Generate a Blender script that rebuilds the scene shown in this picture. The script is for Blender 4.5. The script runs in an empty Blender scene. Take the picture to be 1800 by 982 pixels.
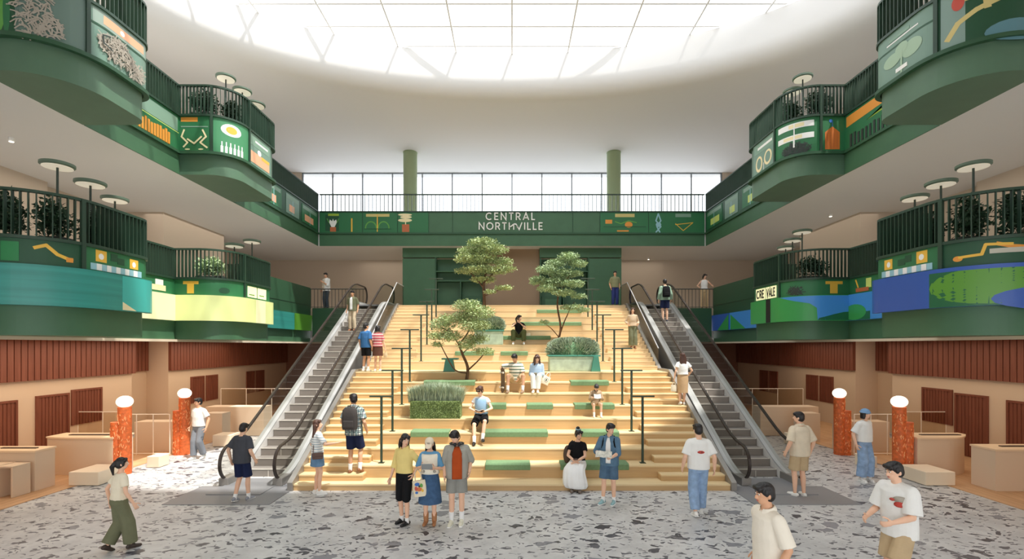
import bpy, math, random
import numpy as np
from mathutils import Vector, Matrix, Quaternion

random.seed(7)
SC = bpy.context.scene
COL = SC.collection
PI = math.pi

# ------------------------------------------------------------------ camera
CAMH = 3.4
FPX = 850.0
cam_data = bpy.data.cameras.new('camera')
cam = bpy.data.objects.new('camera', cam_data)
COL.objects.link(cam)
cam.location = (0, 0, CAMH)
cam.rotation_euler = (PI / 2, 0, 0)
cam_data.sensor_width = 36.0
cam_data.lens = 36.0 * FPX / 1800.0
cam_data.shift_y = 117.0 / 1800.0
cam_data.clip_start = 0.05
SC.camera = cam

# ------------------------------------------------------------------ world, sun, exposure
world = bpy.data.worlds.new('sky')
SC.world = world
world.use_nodes = True
bgn = world.node_tree.nodes['Background']
bgn.inputs[0].default_value = (0.96, 0.98, 1.0, 1)
bgn.inputs[1].default_value = 2.5

sun_data = bpy.data.lights.new('sun', 'SUN')
sun_data.energy = 7.5
sun_data.angle = math.radians(1.5)
sun_data.color = (1.0, 0.95, 0.88)
sun = bpy.data.objects.new('sun', sun_data)
COL.objects.link(sun)
SUN_DIR = Vector((-5.0, 3.6, -14.0)).normalized()
sun.rotation_euler = SUN_DIR.to_track_quat('-Z', 'Y').to_euler()

SC.view_settings.view_transform = 'Standard'
SC.view_settings.look = 'None'
SC.view_settings.gamma = 1.0
SC.view_settings.use_curve_mapping = False
SC.view_settings.exposure = 0.0
SC.cycles.use_denoising = True
SC.cycles.max_bounces = 10
SC.cycles.diffuse_bounces = 6
SC.cycles.transparent_max_bounces = 24
SC.cycles.caustics_reflective = False
SC.cycles.caustics_refractive = False
SC.cycles.sample_clamp_indirect = 6.0

def area_light(name, loc, sx, sy, power, color, rot=(0, 0, 0)):
    d = bpy.data.lights.new(name, 'AREA')
    d.shape = 'RECTANGLE'
    d.size, d.size_y = sx, sy
    d.energy = power
    d.color = color
    o = bpy.data.objects.new(name, d)
    COL.objects.link(o)
    o.location = loc
    o.rotation_euler = rot
    return o

# area lights added as ambient fill below the shop, gallery and landing ceilings
WARM = (1.0, 0.84, 0.66)
for sx, k in ((-1, 1.5), (1, .75)):
    area_light('shop_fill_light', (sx * 12.2, 16.5, 3.55), 2.6, 14, 190 * k, WARM)
    area_light('gallery_fill_light', (sx * 12.6, 16.0, 8.48), 3.0, 16, 70 * (k + .4), (1.0, .92, .82))
area_light('landing_fill_light', (0, 27.3, 8.48), 18, 3.0, 110, (1.0, .92, .82))

# ------------------------------------------------------------------ materials
def lin(c):
    return tuple((x / 255.0 / 12.92) if x / 255.0 <= 0.04045 else ((x / 255.0 + 0.055) / 1.055) ** 2.4 for x in c)

MATS = {}
def mat(name, rgb, rough=0.6, metal=0.0, emit=0.0, noise=0.0, nscale=8.0, bump=0.0, bscale=40.0, stretch=None, spec=None):
    if name in MATS:
        return MATS[name]
    m = bpy.data.materials.new(name)
    m.use_nodes = True
    nt = m.node_tree
    b = nt.nodes['Principled BSDF']
    c = lin(rgb)
    b.inputs['Base Color'].default_value = (*c, 1)
    b.inputs['Roughness'].default_value = rough
    b.inputs['Metallic'].default_value = metal
    if spec is not None:
        b.inputs['Specular IOR Level'].default_value = spec
    if emit > 0:
        b.inputs['Emission Color'].default_value = (*c, 1)
        b.inputs['Emission Strength'].default_value = emit
    if noise > 0 or bump > 0:
        tc = nt.nodes.new('ShaderNodeTexCoord')
        vec = tc.outputs['Object']
        if stretch:
            mp = nt.nodes.new('ShaderNodeMapping')
            mp.inputs['Scale'].default_value = stretch
            nt.links.new(vec, mp.inputs[0])
            vec = mp.outputs[0]
        if noise > 0:
            nz = nt.nodes.new('ShaderNodeTexNoise')
            nz.inputs['Scale'].default_value = nscale
            nz.inputs['Detail'].default_value = 5
            nt.links.new(vec, nz.inputs['Vector'])
            rp = nt.nodes.new('ShaderNodeValToRGB')
            rp.color_ramp.elements[0].position = 0.3
            rp.color_ramp.elements[1].position = 0.7
            rp.color_ramp.elements[0].color = (*[x * (1 - noise) for x in c], 1)
            rp.color_ramp.elements[1].color = (*[min(1, x * (1 + noise * .6)) for x in c], 1)
            nt.links.new(nz.outputs[0], rp.inputs[0])
            nt.links.new(rp.outputs[0], b.inputs['Base Color'])
            if emit > 0:
                nt.links.new(rp.outputs[0], b.inputs['Emission Color'])
        if bump > 0:
            n2 = nt.nodes.new('ShaderNodeTexNoise')
            n2.inputs['Scale'].default_value = bscale
            n2.inputs['Detail'].default_value = 4
            nt.links.new(vec, n2.inputs['Vector'])
            bp = nt.nodes.new('ShaderNodeBump')
            bp.inputs['Strength'].default_value = bump
            bp.inputs['Distance'].default_value = 0.02
            nt.links.new(n2.outputs[0], bp.inputs['Height'])
            nt.links.new(bp.outputs[0], b.inputs['Normal'])
    MATS[name] = m
    return m

def glass(name, tint=(235, 245, 242), gloss=0.12, rough=0.02):
    if name in MATS:
        return MATS[name]
    m = bpy.data.materials.new(name)
    m.use_nodes = True
    nt = m.node_tree
    nt.nodes.clear()
    out = nt.nodes.new('ShaderNodeOutputMaterial')
    tr = nt.nodes.new('ShaderNodeBsdfTransparent')
    tr.inputs[0].default_value = (*lin(tint), 1)
    gl = nt.nodes.new('ShaderNodeBsdfGlossy')
    gl.inputs['Roughness'].default_value = rough
    mx = nt.nodes.new('ShaderNodeMixShader')
    mx.inputs[0].default_value = gloss
    nt.links.new(tr.outputs[0], mx.inputs[1])
    nt.links.new(gl.outputs[0], mx.inputs[2])
    nt.links.new(mx.outputs[0], out.inputs[0])
    MATS[name] = m
    return m

def pattern_mat(name, colors, fn, rough=0.85):
    """fn(nt, objvec) -> list of (mask socket, rgb); layered over colors (base)"""
    if name in MATS:
        return MATS[name]
    m = bpy.data.materials.new(name)
    m.use_nodes = True
    nt = m.node_tree
    b = nt.nodes['Principled BSDF']
    b.inputs['Roughness'].default_value = rough
    tc = nt.nodes.new('ShaderNodeTexCoord')
    cur = None
    base = (*lin(colors), 1)
    for mask, rgb in fn(nt, tc.outputs['Object']):
        mx = nt.nodes.new('ShaderNodeMix')
        mx.data_type = 'RGBA'
        nt.links.new(mask, mx.inputs[0])
        if cur is None:
            mx.inputs[6].default_value = base
        else:
            nt.links.new(cur, mx.inputs[6])
        mx.inputs[7].default_value = (*lin(rgb), 1)
        cur = mx.outputs[2]
    nt.links.new(cur, b.inputs['Base Color'])
    MATS[name] = m
    return m

def nmath(nt, op, a, b=None):
    n = nt.nodes.new('ShaderNodeMath')
    n.operation = op
    for i, x in enumerate((a, b)):
        if x is None:
            continue
        if isinstance(x, (int, float)):
            n.inputs[i].default_value = x
        else:
            nt.links.new(x, n.inputs[i])
    return n.outputs[0]

def stripe_mask(nt, vec, axis, period, duty, phase=0.0):
    sp = nt.nodes.new('ShaderNodeSeparateXYZ')
    nt.links.new(vec, sp.inputs[0])
    a = nmath(nt, 'ADD', sp.outputs[axis], phase + 50 * period)
    f = nmath(nt, 'FRACT', nmath(nt, 'DIVIDE', a, period))
    return nmath(nt, 'LESS_THAN', f, duty)

def stripes(name, base, rgb, period, duty, axis=2, rgb2=None):
    def fn(nt, v):
        L = [(stripe_mask(nt, v, axis, period, duty), rgb)]
        if rgb2:
            L.append((stripe_mask(nt, v, axis, period * 2, duty * .5, period * .5), rgb2))
        return L
    return pattern_mat(name, base, fn)

def plaid(name, base, c1, c2):
    def fn(nt, v):
        return [(stripe_mask(nt, v, 2, .10, .42), c1), (stripe_mask(nt, v, 0, .10, .42), c1),
                (stripe_mask(nt, v, 2, .10, .16, .05), c2), (stripe_mask(nt, v, 0, .10, .16, .05), c2)]
    return pattern_mat(name, base, fn)

def wood_mat(name, rgb, dark=0.25, stretch=(0.5, 6, 6), rough=0.55, plank=None):
    if name in MATS:
        return MATS[name]
    m = bpy.data.materials.new(name)
    m.use_nodes = True
    nt = m.node_tree
    b = nt.nodes['Principled BSDF']
    b.inputs['Roughness'].default_value = rough
    tc = nt.nodes.new('ShaderNodeTexCoord')
    mp = nt.nodes.new('ShaderNodeMapping')
    mp.inputs['Scale'].default_value = stretch
    nt.links.new(tc.outputs['Object'], mp.inputs[0])
    nz = nt.nodes.new('ShaderNodeTexNoise')
    nz.inputs['Scale'].default_value = 2.0
    nz.inputs['Detail'].default_value = 8
    nz.inputs['Distortion'].default_value = 0.6
    nt.links.new(mp.outputs[0], nz.inputs['Vector'])
    rp = nt.nodes.new('ShaderNodeValToRGB')
    c = lin(rgb)
    rp.color_ramp.elements[0].position = 0.32
    rp.color_ramp.elements[1].position = 0.68
    rp.color_ramp.elements[0].color = (c[0] * (1 - dark * .8), c[1] * (1 - dark), c[2] * (1 - dark * 1.2), 1)
    rp.color_ramp.elements[1].color = (*c, 1)
    nt.links.new(nz.outputs[0], rp.inputs[0])
    col = rp.outputs[0]
    if plank:
        axis, period, dk = plank
        mk = stripe_mask(nt, tc.outputs['Object'], axis, period, 0.04)
        mx = nt.nodes.new('ShaderNodeMix')
        mx.data_type = 'RGBA'
        nt.links.new(mk, mx.inputs[0])
        nt.links.new(col, mx.inputs[6])
        mx.inputs[7].default_value = (*[x * dk for x in c], 1)
        col = mx.outputs[2]
    nt.links.new(col, b.inputs['Base Color'])
    MATS[name] = m
    return m

def terrazzo():
    m = bpy.data.materials.new('terrazzo')
    m.use_nodes = True
    nt = m.node_tree
    b = nt.nodes['Principled BSDF']
    b.inputs['Roughness'].default_value = 0.42
    tc = nt.nodes.new('ShaderNodeTexCoord')
    nz = nt.nodes.new('ShaderNodeTexNoise')
    nz.inputs['Scale'].default_value = 4.0
    nz.inputs['Detail'].default_value = 2
    nt.links.new(tc.outputs['Object'], nz.inputs['Vector'])
    sub = nt.nodes.new('ShaderNodeVectorMath'); sub.operation = 'SUBTRACT'
    nt.links.new(nz.outputs['Color'], sub.inputs[0]); sub.inputs[1].default_value = (.5, .5, .5)
    scl = nt.nodes.new('ShaderNodeVectorMath'); scl.operation = 'SCALE'
    nt.links.new(sub.outputs[0], scl.inputs[0]); scl.inputs['Scale'].default_value = 0.30
    add = nt.nodes.new('ShaderNodeVectorMath'); add.operation = 'ADD'
    nt.links.new(tc.outputs['Object'], add.inputs[0]); nt.links.new(scl.outputs[0], add.inputs[1])
    # soft cloudy base
    n2 = nt.nodes.new('ShaderNodeTexNoise'); n2.inputs['Scale'].default_value = 1.3; n2.inputs['Detail'].default_value = 9; n2.inputs['Roughness'].default_value = .7
    nt.links.new(tc.outputs['Object'], n2.inputs['Vector'])
    rp = nt.nodes.new('ShaderNodeValToRGB')
    rp.color_ramp.elements[0].position = .35; rp.color_ramp.elements[1].position = .65
    rp.color_ramp.elements[0].color = (*lin((180, 180, 180)), 1)
    rp.color_ramp.elements[1].color = (*lin((208, 208, 206)), 1)
    nt.links.new(n2.outputs[0], rp.inputs[0])
    cur = rp.outputs[0]
    for scale, sx, keep, edge, rgb, off in ((4.2, .72, .045, .09, (66, 67, 74), 0), (8.0, .62, .11, .09, (76, 77, 84), 3.3),
                                       (13, .5, .17, .10, (92, 93, 100), 7.7), (4.4, .7, .07, .05, (134, 135, 140), 5.1), (20, .6, .18, .12, (112, 113, 118), 1.7)):
        mp = nt.nodes.new('ShaderNodeMapping')
        mp.inputs['Scale'].default_value = (sx, 1, 1)
        mp.inputs['Location'].default_value = (off, off * 2, 0)
        nt.links.new(add.outputs[0], mp.inputs[0])
        v1 = nt.nodes.new('ShaderNodeTexVoronoi'); v1.feature = 'F1'; v1.voronoi_dimensions = '2D'; v1.inputs['Scale'].default_value = scale
        v2 = nt.nodes.new('ShaderNodeTexVoronoi'); v2.feature = 'DISTANCE_TO_EDGE'; v2.voronoi_dimensions = '2D'; v2.inputs['Scale'].default_value = scale
        nt.links.new(mp.outputs[0], v1.inputs['Vector']); nt.links.new(mp.outputs[0], v2.inputs['Vector'])
        sp = nt.nodes.new('ShaderNodeSeparateColor'); nt.links.new(v1.outputs['Color'], sp.inputs[0])
        pick = nmath(nt, 'LESS_THAN', sp.outputs[0], keep)
        shr = nmath(nt, 'ADD', nmath(nt, 'MULTIPLY', sp.outputs[1], .22), edge)
        ins = nmath(nt, 'GREATER_THAN', v2.outputs['Distance'], shr)
        msk = nmath(nt, 'MULTIPLY', pick, ins)
        mx = nt.nodes.new('ShaderNodeMix'); mx.data_type = 'RGBA'
        nt.links.new(msk, mx.inputs[0]); nt.links.new(cur, mx.inputs[6]); mx.inputs[7].default_value = (*lin(rgb), 1)
        cur = mx.outputs[2]
    nt.links.new(cur, b.inputs['Base Color'])
    return m

# palette
GREEN_D = mat('deep_green_paint', (44, 84, 57), .55)
GREEN_M = mat('green_paint', (66, 106, 76), .5, noise=.08, nscale=2)
GREEN_G = mat('grey_green_paint', (86, 118, 94), .5, noise=.08, nscale=2)
GREEN_RAIL = mat('rail_green', (40, 66, 50), .45)
GREEN_B = mat('bright_green', (40, 130, 74), .5)
GREEN_L = mat('leaf_green', (96, 160, 70), .5)
LIME = mat('lime', (205, 222, 120), .5)
CREAM = mat('cream', (240, 226, 180), .5)
ORANGE = mat('orange', (226, 150, 60), .5)
YELLOW = mat('yellow', (232, 184, 70), .5)
BRICK = mat('brick_red', (186, 104, 62), .5)
WHITE = mat('white_paint', (240, 240, 236), .5)
PALEBLUE = mat('pale_blue', (150, 195, 205), .5)
SAGE = mat('sage_paint', (128, 160, 140), .5)
PEACH = mat('peach', (236, 178, 140), .5)
DARKART = mat('dark_ink', (48, 58, 52), .6)
GREYART = mat('grey_ink', (172, 164, 150), .6)
RED = mat('red', (200, 84, 70), .5)
BLUE = mat('blue', (52, 110, 190), .5)
BLACK = mat('black', (18, 18, 20), .5)

CEIL = mat('ceiling_plaster', (224, 222, 219), .85)
WALLP = mat('warm_wall_plaster', (204, 188, 170), .85)
BEIGE = mat('beige_panel', (216, 192, 164), .7)
STEEL = mat('brushed_steel', (206, 206, 206), .38, .5)
STEEL_D = mat('dark_steel', (150, 146, 140), .4, .5)
RUBBER = mat('handrail_rubber', (52, 44, 40), .35)
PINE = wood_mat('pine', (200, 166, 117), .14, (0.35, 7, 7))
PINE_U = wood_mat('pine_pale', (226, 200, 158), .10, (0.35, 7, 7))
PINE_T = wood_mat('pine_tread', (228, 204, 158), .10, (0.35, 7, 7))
REDWOOD = wood_mat('red_wood', (132, 76, 56), .3, (7, 7, .5))
DECK = wood_mat('deck_wood', (206, 164, 122), .25, (5, .5, 5), plank=(0, .18, .55))
WINGLASS = glass('window_glass', (248, 250, 252), .06)
ESCGLASS = glass('balustrade_glass', (226, 226, 222), .10)
PANELGLASS = glass('clear_panel', (245, 240, 232), .06)

# ------------------------------------------------------------------ mesh builder
class MB:
    def __init__(self):
        self.v, self.f, self.m, self.mats = [], [], [], []
    def mi(self, m):
        if m not in self.mats:
            self.mats.append(m)
        return self.mats.index(m)
    def add(self, vs, fs, m):
        k = len(self.v)
        self.v.extend([tuple(x) for x in vs])
        i = self.mi(m)
        for f in fs:
            self.f.append(tuple(k + a for a in f))
            self.m.append(i)
        return self
    def box(self, x0, x1, y0, y1, z0, z1, m):
        vs = [(x0, y0, z0), (x1, y0, z0), (x1, y1, z0), (x0, y1, z0), (x0, y0, z1), (x1, y0, z1), (x1, y1, z1), (x0, y1, z1)]
        return self.add(vs, [(3, 2, 1, 0), (4, 5, 6, 7), (0, 1, 5, 4), (1, 2, 6, 5), (2, 3, 7, 6), (3, 0, 4, 7)], m)
    def prism(self, poly, axis, a0, a1, m):
        """poly of 2D points in the two other axes, extruded along axis"""
        def P(p, a):
            q = list(p)
            q.insert(axis, a)
            return tuple(q)
        n = len(poly)
        vs = [P(p, a0) for p in poly] + [P(p, a1) for p in poly]
        fs = [tuple(range(n))[::-1], tuple(range(n, 2 * n))] + [(i, (i + 1) % n, n + (i + 1) % n, n + i) for i in range(n)]
        return self.add(vs, fs, m)
    def strip(self, secs, m, closed=False, caps=True):
        """loft of equal-length closed sections"""
        n = len(secs[0])
        vs = [p for s in secs for p in s]
        fs = []
        R = len(secs)
        for r in range(R if closed else R - 1):
            a, b = r * n, ((r + 1) % R) * n
            for i in range(n):
                j = (i + 1) % n
                fs.append((a + i, a + j, b + j, b + i))
        if caps and not closed:
            fs.append(tuple(range(n))[::-1])
            fs.append(tuple(range((R - 1) * n, R * n)))
        return self.add(vs, fs, m)
    def tube(self, pts, r, m, n=8, closed=False):
        pts = [Vector(p) for p in pts]
        rs = r if isinstance(r, (list, tuple)) else [r] * len(pts)
        secs = []
        up = Vector((0, 0, 1))
        prev = None
        N = len(pts)
        for i, p in enumerate(pts):
            if closed:
                t = (pts[(i + 1) % N] - pts[i - 1])
            else:
                t = pts[min(i + 1, N - 1)] - pts[max(i - 1, 0)]
            t = t.normalized() if t.length > 1e-9 else Vector((0, 0, 1))
            if prev is None:
                a = t.cross(up if abs(t.z) < .95 else Vector((1, 0, 0))).normalized()
            else:
                a = (prev - t * prev.dot(t))
                a = a.normalized() if a.length > 1e-6 else t.orthogonal().normalized()
            prev = a
            b = t.cross(a)
            secs.append([p + (a * math.cos(2 * PI * k / n) + b * math.sin(2 * PI * k / n)) * rs[i] for k in range(n)])
        return self.strip(secs, m, closed)
    def cone(self, p0, r0, p1, r1, m, n=14, e=1.0):
        return self.tube([p0, p1], [r0, r1], m, n)
    def cap(self, p0, r0, p1, r1, m, n=12):
        self.cone(p0, r0, p1, r1, m, n)
        self.ell(p0, (r0, r0, r0), m)
        self.ell(p1, (r1, r1, r1), m)
        return self
    def ell(self, c, rad, m, rot=None, nu=14, nv=9):
        c = Vector(c)
        vs, fs = [], []
        for j in range(nv + 1):
            th = PI * j / nv
            for i in range(nu):
                ph = 2 * PI * i / nu
                p = Vector((rad[0] * math.sin(th) * math.cos(ph), rad[1] * math.sin(th) * math.sin(ph), rad[2] * math.cos(th)))
                if rot is not None:
                    p = rot @ p
                vs.append(c + p)
        for j in range(nv):
            for i in range(nu):
                a, b = j * nu + i, j * nu + (i + 1) % nu
                if j == 0:
                    fs.append((a, a + nu, b + nu))
                elif j == nv - 1:
                    fs.append((a, a + nu, b))
                else:
                    fs.append((a, a + nu, b + nu, b))
        return self.add(vs, fs, m)
    def lathe(self, prof, c, m, n=28):
        secs = [[(c[0] + r * math.cos(2 * PI * k / n), c[1] + r * math.sin(2 * PI * k / n), c[2] + z) for k in range(n)] for r, z in prof]
        return self.strip(secs, m)
    def mesh(self, name):
        me = bpy.data.meshes.new(name)
        me.from_pydata([tuple(p) for p in self.v], [], self.f)
        for m in self.mats:
            me.materials.append(m)
        me.polygons.foreach_set('material_index', self.m)
        me.update()
        return me
    def build(self, name, parent=None, smooth=False, bevel=0.0, origin=None):
        me = self.mesh(name)
        if origin is not None:
            me.transform(Matrix.Translation(-Vector(origin)))
        if smooth:
            me.polygons.foreach_set('use_smooth', [True] * len(me.polygons))
            me.set_sharp_from_angle(angle=math.radians(40))
        o = bpy.data.objects.new(name, me)
        COL.objects.link(o)
        if origin is not None:
            o.location = origin
        if parent is not None:
            o.parent = parent
            if origin is None and parent.get('world_built'):
                pass
        if bevel > 0:
            b = o.modifiers.new('bevel', 'BEVEL')
            b.width = bevel
            b.segments = 2
            b.limit_method = 'ANGLE'
        return o

def tag(o, label=None, cat=None, group=None, kind=None):
    if label: o['label'] = label
    if cat: o['category'] = cat
    if group: o['group'] = group
    if kind: o['kind'] = kind
    return o

def empty(name, label, cat, loc=(0, 0, 0), rz=0.0, group=None):
    o = bpy.data.objects.new(name, None)
    COL.objects.link(o)
    o.location = loc
    o.rotation_euler = (0, 0, rz)
    o.empty_display_size = .1
    return tag(o, label, cat, group)

def struct(mb, name, **k):
    return tag(mb.build(name, **k), kind='structure')

def copy_tree(o, parent=None):
    c = o.copy()
    COL.objects.link(c)
    if parent is not None:
        c.parent = parent
    for ch in list(o.children):
        copy_tree(ch, c)
    return c

def share(o, parent, loc=(0, 0, 0), rz=0.0):
    c = o.copy()
    COL.objects.link(c)
    c.parent = parent
    c.location = loc
    c.rotation_euler = (0, 0, rz)
    return c

def at(x, y, D):
    """pixel of the 1800x982 frame at depth D -> world point"""
    return Vector(((x - 900.0) * D / FPX, D, CAMH + (608.0 - y) * D / FPX))
# ================================================================== SETTING
Z2, Z3, ZC = 5.25, 10.3, 14.2
ZB2, ZB3 = 3.6, 8.55
TZ = terrazzo()
struct(MB().box(-16, 16, -3, 31, -.2, 0, TZ), 'floor_1')
for i, s in enumerate((-1, 1)):
    x0, x1 = sorted((s * 10.6, s * 14.0))
    struct(MB().box(x0, x1, 4, 30, 0, .012, DECK), 'floor_%d' % (2 + i))
# ceiling with the oval opening
EC, EA, EB = (0.0, 14.0), 12.2, 6.8
def ceiling():
    mb = MB()
    n = 96
    X0, X1, Y0, Y1 = -16, 16, -3, 31
    rings = []
    def ell_ring(d, z):
        return [(EC[0] + (EA + d) * math.cos(2 * PI * k / n), EC[1] + (EB + d) * math.sin(2 * PI * k / n), z) for k in range(n)]
    outer = []
    for k in range(n):
        c, s_ = math.cos(2 * PI * k / n) * EA, math.sin(2 * PI * k / n) * EB
        t = min(((X1 - EC[0]) / c) if c > 1e-9 else ((X0 - EC[0]) / c) if c < -1e-9 else 1e9,
                ((Y1 - EC[1]) / s_) if s_ > 1e-9 else ((Y0 - EC[1]) / s_) if s_ < -1e-9 else 1e9)
        outer.append((EC[0] + c * t, EC[1] + s_ * t, ZC))
    rings.append(outer)
    R = .75
    for a in range(0, 7):
        th = a / 6 * PI / 2
        rings.append(ell_ring(R - R * math.sin(th), ZC + R - R * math.cos(th)))
    rings.append(ell_ring(0, ZC + 1.75))
    secs = rings
    vs = [p for r in secs for p in r]
    fs = []
    for r in range(len(secs) - 1):
        for i in range(n):
            j = (i + 1) % n
            fs.append((r * n + i, r * n + j, (r + 1) * n + j, (r + 1) * n + i))
    for cx, cy in ((X0, Y0), (X1, Y0), (X0, Y1), (X1, Y1)):   # corner fillers
        best = sorted(range(n), key=lambda k: (outer[k][0] - cx) ** 2 + (outer[k][1] - cy) ** 2)[:2]
        vs.append((cx, cy, ZC))
        fs.append((best[0], best[1], len(vs) - 1))
    mb.add(vs, fs, CEIL)
    o = struct(mb, 'ceiling', smooth=True)
ceiling()
# skylight
def skylight():
    zt = ZC + 1.7
    g = MB()
    n = 64
    g.add([(EC[0] + (EA + .05) * math.cos(2 * PI * k / n), EC[1] + (EB + .05) * math.sin(2 * PI * k / n), zt + .16) for k in range(n)], [tuple(range(n))], WINGLASS)
    root = struct(g, 'window_skylight')
    SKYB = mat('skylight_bar', (246, 247, 248), .5)
    for i in range(-5, 6):
        x = i * 2.39
        if abs(x) < EA - .1:
            h = EB * math.sqrt(1 - (x / EA) ** 2)
            MB().box(x - .03, x + .03, EC[1] - h, EC[1] + h, zt + .04, zt + .15, SKYB).build('mullion', root)
    for j in range(-5, 6):
        y = EC[1] + j * 1.26
        if abs(y - EC[1]) < EB - .1:
            h = EA * math.sqrt(1 - ((y - EC[1]) / EB) ** 2)
            MB().box(EC[0] - h, EC[0] + h, y - .035, y + .035, zt + .07, zt + .15, SKYB).build('transom', root)
skylight()

def side_walls(s, idx):
    nm = 'left' if s < 0 else 'right'
    def bx(mb, xa, xb, *r):
        x0, x1 = sorted((s * xa, s * xb))
        return mb.box(x0, x1, *r)
    # gallery walls above
    mb = MB(); bx(mb, 15, 15.3, -3, 31, Z2, ZC, WALLP); struct(mb, 'wall_%s_gallery' % nm)
    mb = MB(); bx(mb, 13.4, 15, 18.6, 22.5, Z2, ZB3, WALLP); struct(mb, 'wall_%s_core' % nm)
    mb = MB(); bx(mb, 14.6, 15, 13.0, 15.2, Z2, ZB3, WALLP); struct(mb, 'wall_%s_pier' % nm)
    # gallery slabs
    for z0, z1, lev in ((ZB2, Z2, 'middle'), (ZB3, Z3, 'upper')):
        mb = MB(); bx(mb, 10.0, 15.3, -3, 30.4, z0, z1, CEIL); struct(mb, 'floor_%s_%s' % (lev, nm))
    # shop wall
    xw = 14.0
    mb = MB()
    bx(mb, xw, xw + .3, 4, 17.8, 0, ZB2, BEIGE)
    bx(mb, xw + .9, xw + 1.2, 17.8, 19.7, 0, ZB2, BEIGE)
    bx(mb, xw + .3, xw + 1.2, 17.7, 17.8, 0, ZB2, BEIGE)
    bx(mb, xw + .3, xw + 1.2, 19.7, 19.8, 0, ZB2, BEIGE)
    bx(mb, xw, xw + .3, 19.7, 30, 0, ZB2, BEIGE)
    w = struct(mb, 'wall_%s_shops' % nm)
    # vertical timber slats above the shop fronts
    mb = MB()
    for y0, y1, xx in ((4, 17.8, xw - .06), (17.8, 19.7, xw + .84), (19.7, 30, xw - .06)):
        bx(mb, xx, xx + .06, y0, y1, 2.4, ZB2, REDWOOD)
        y = y0
        while y < y1 - .1:
            bx(mb, xx - .06, xx, y, y + .16, 2.4, ZB2, REDWOOD)
            y += .19
    struct(mb, 'trim_%s_slats' % nm)
    # pale edge line under the green base
    mb = MB(); bx(mb, 9.9, 10.05, 4, 30, ZB2 - .07, ZB2, mat('pale_edge', (222, 205, 180), .6)); struct(mb, 'trim_%s_edge' % nm)
    # shuttered windows and doors
    n = 0
    for y0, y1, z0, z1 in ((12.6, 13.6, 0.02, 1.82), (14.25, 15.2, 0.02, 1.87), (15.4, 16.42, .88, 1.95)):
        n += 1
        shutter(s, xw, y0, y1, z0, z1, ('door_' if z0 < .5 else 'window_') + '%s_%d' % (nm, n))
    for (ya, yb) in ((21.1, 21.9), (22.15, 22.9), (25.5, 26.2), (26.45, 27.2)):
        n += 1
        shutter(s, xw, ya, yb, .9, 2.0, 'window_%s_%d' % (nm, n))
def shutter(s, xw, y0, y1, z0, z1, name):
    fr = MB()
    def bx(mb, xa, xb, *r):
        x0, x1 = sorted((s * xa, s * xb)); return mb.box(x0, x1, *r)
    t = .06
    for a in ((y0 - t, y0, z0, z1 + t), (y1, y1 + t, z0, z1 + t), (y0, y1, z1, z1 + t)):
        bx(fr, xw - .05, xw, *a, REDWOOD)
    root = tag(fr.build(name), kind='structure')
    p = MB(); bx(p, xw - .015, xw, y0, y1, z0, z1, REDWOOD)
    y = y0 + .02
    while y < y1 - .06:
        bx(p, xw - .03, xw - .015, y, y + .07, z0, z1, REDWOOD); y += .11
    p.build('shutter', root)
side_walls(-1, 0)
side_walls(1, 1)
# back: shop level wall, landing slab, landing wall, upper slab, glazed wall
struct(MB().box(-15, 15, 30, 30.3, 0, ZB2, mat('brown_panel', (128, 84, 62), .7)), 'wall_back_shops')
FLOOR2 = mat('landing_floor', (196, 176, 150), .6)
mb = MB().box(-10, 10, 23.9, 30.4, Z2 - .5, Z2, FLOOR2)
mb.box(-5.3, 5.3, 22.1, 23.9, Z2 - .5, Z2, FLOOR2)
struct(mb, 'floor_landing')
struct(MB().box(-10, 10, 23.92, 30.4, ZB2, ZB2 + .2, CEIL), 'ceiling_shops')
struct(MB().box(-15, 15, 29, 29.3, Z2, ZB3, WALLP), 'wall_back_landing')
struct(MB().box(-10, 10, 24.95, 30.4, ZB3, Z3, CEIL), 'floor_upper_back')
def back_windows():
    sp = 1.865
    yw = 30.2
    BAR = mat('window_bar', (120, 124, 126), .4, .3)
    for i in range(-7, 7):
        x0, x1 = i * sp, (i + 1) * sp
        g = MB().box(x0 + .03, x1 - .03, yw, yw + .02, Z3, ZC - .06, WINGLASS)
        w = struct(g, 'window_%d' % (i + 8))
        MB().box(x0 - .03, x0 + .03, yw - .06, yw + .06, Z3, ZC, BAR).build('mullion', w)
        MB().box(x0 + .03, x1 - .03, yw - .06, yw + .06, ZC - .06, ZC, BAR).build('head_bar', w)
        if i == 6:
            MB().box(x1 - .03, x1 + .03, yw - .06, yw + .06, Z3, ZC, BAR).build('mullion', w)
    for s in (-1, 1):
        x0, x1 = sorted((s * 13.1, s * 15.2))
        struct(MB().box(x0, x1, yw - .1, yw + .1, Z3, ZC, WALLP), 'wall_back_%s' % ('left' if s < 0 else 'right'))
back_windows()
# unseen wall with an opening, added behind the viewer to darken the near interior
mb = MB().box(-16, 16, -3.3, -3, 6.2, ZC, WALLP)
mb.box(-16, -9.5, -3.3, -3, 0, 6.2, WALLP)
mb.box(9.5, 16, -3.3, -3, 0, 6.2, WALLP)
struct(mb, 'wall_light_block')
# columns
for s, nm in ((-1, 'left'), (1, 'right')):
    o = MB().lathe([(.38, 0), (.38, ZC - Z3 - .03), (.40, ZC - Z3 - .03), (.40, ZC - Z3)], (s * 5.68, 27, Z3), mat('column_sage', (160, 176, 138), .6)).build('column', smooth=True)
    tag(o, 'round sage green column behind the upper railing on the %s of the green sign' % nm, 'column', 'columns on the upper floor')
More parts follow.
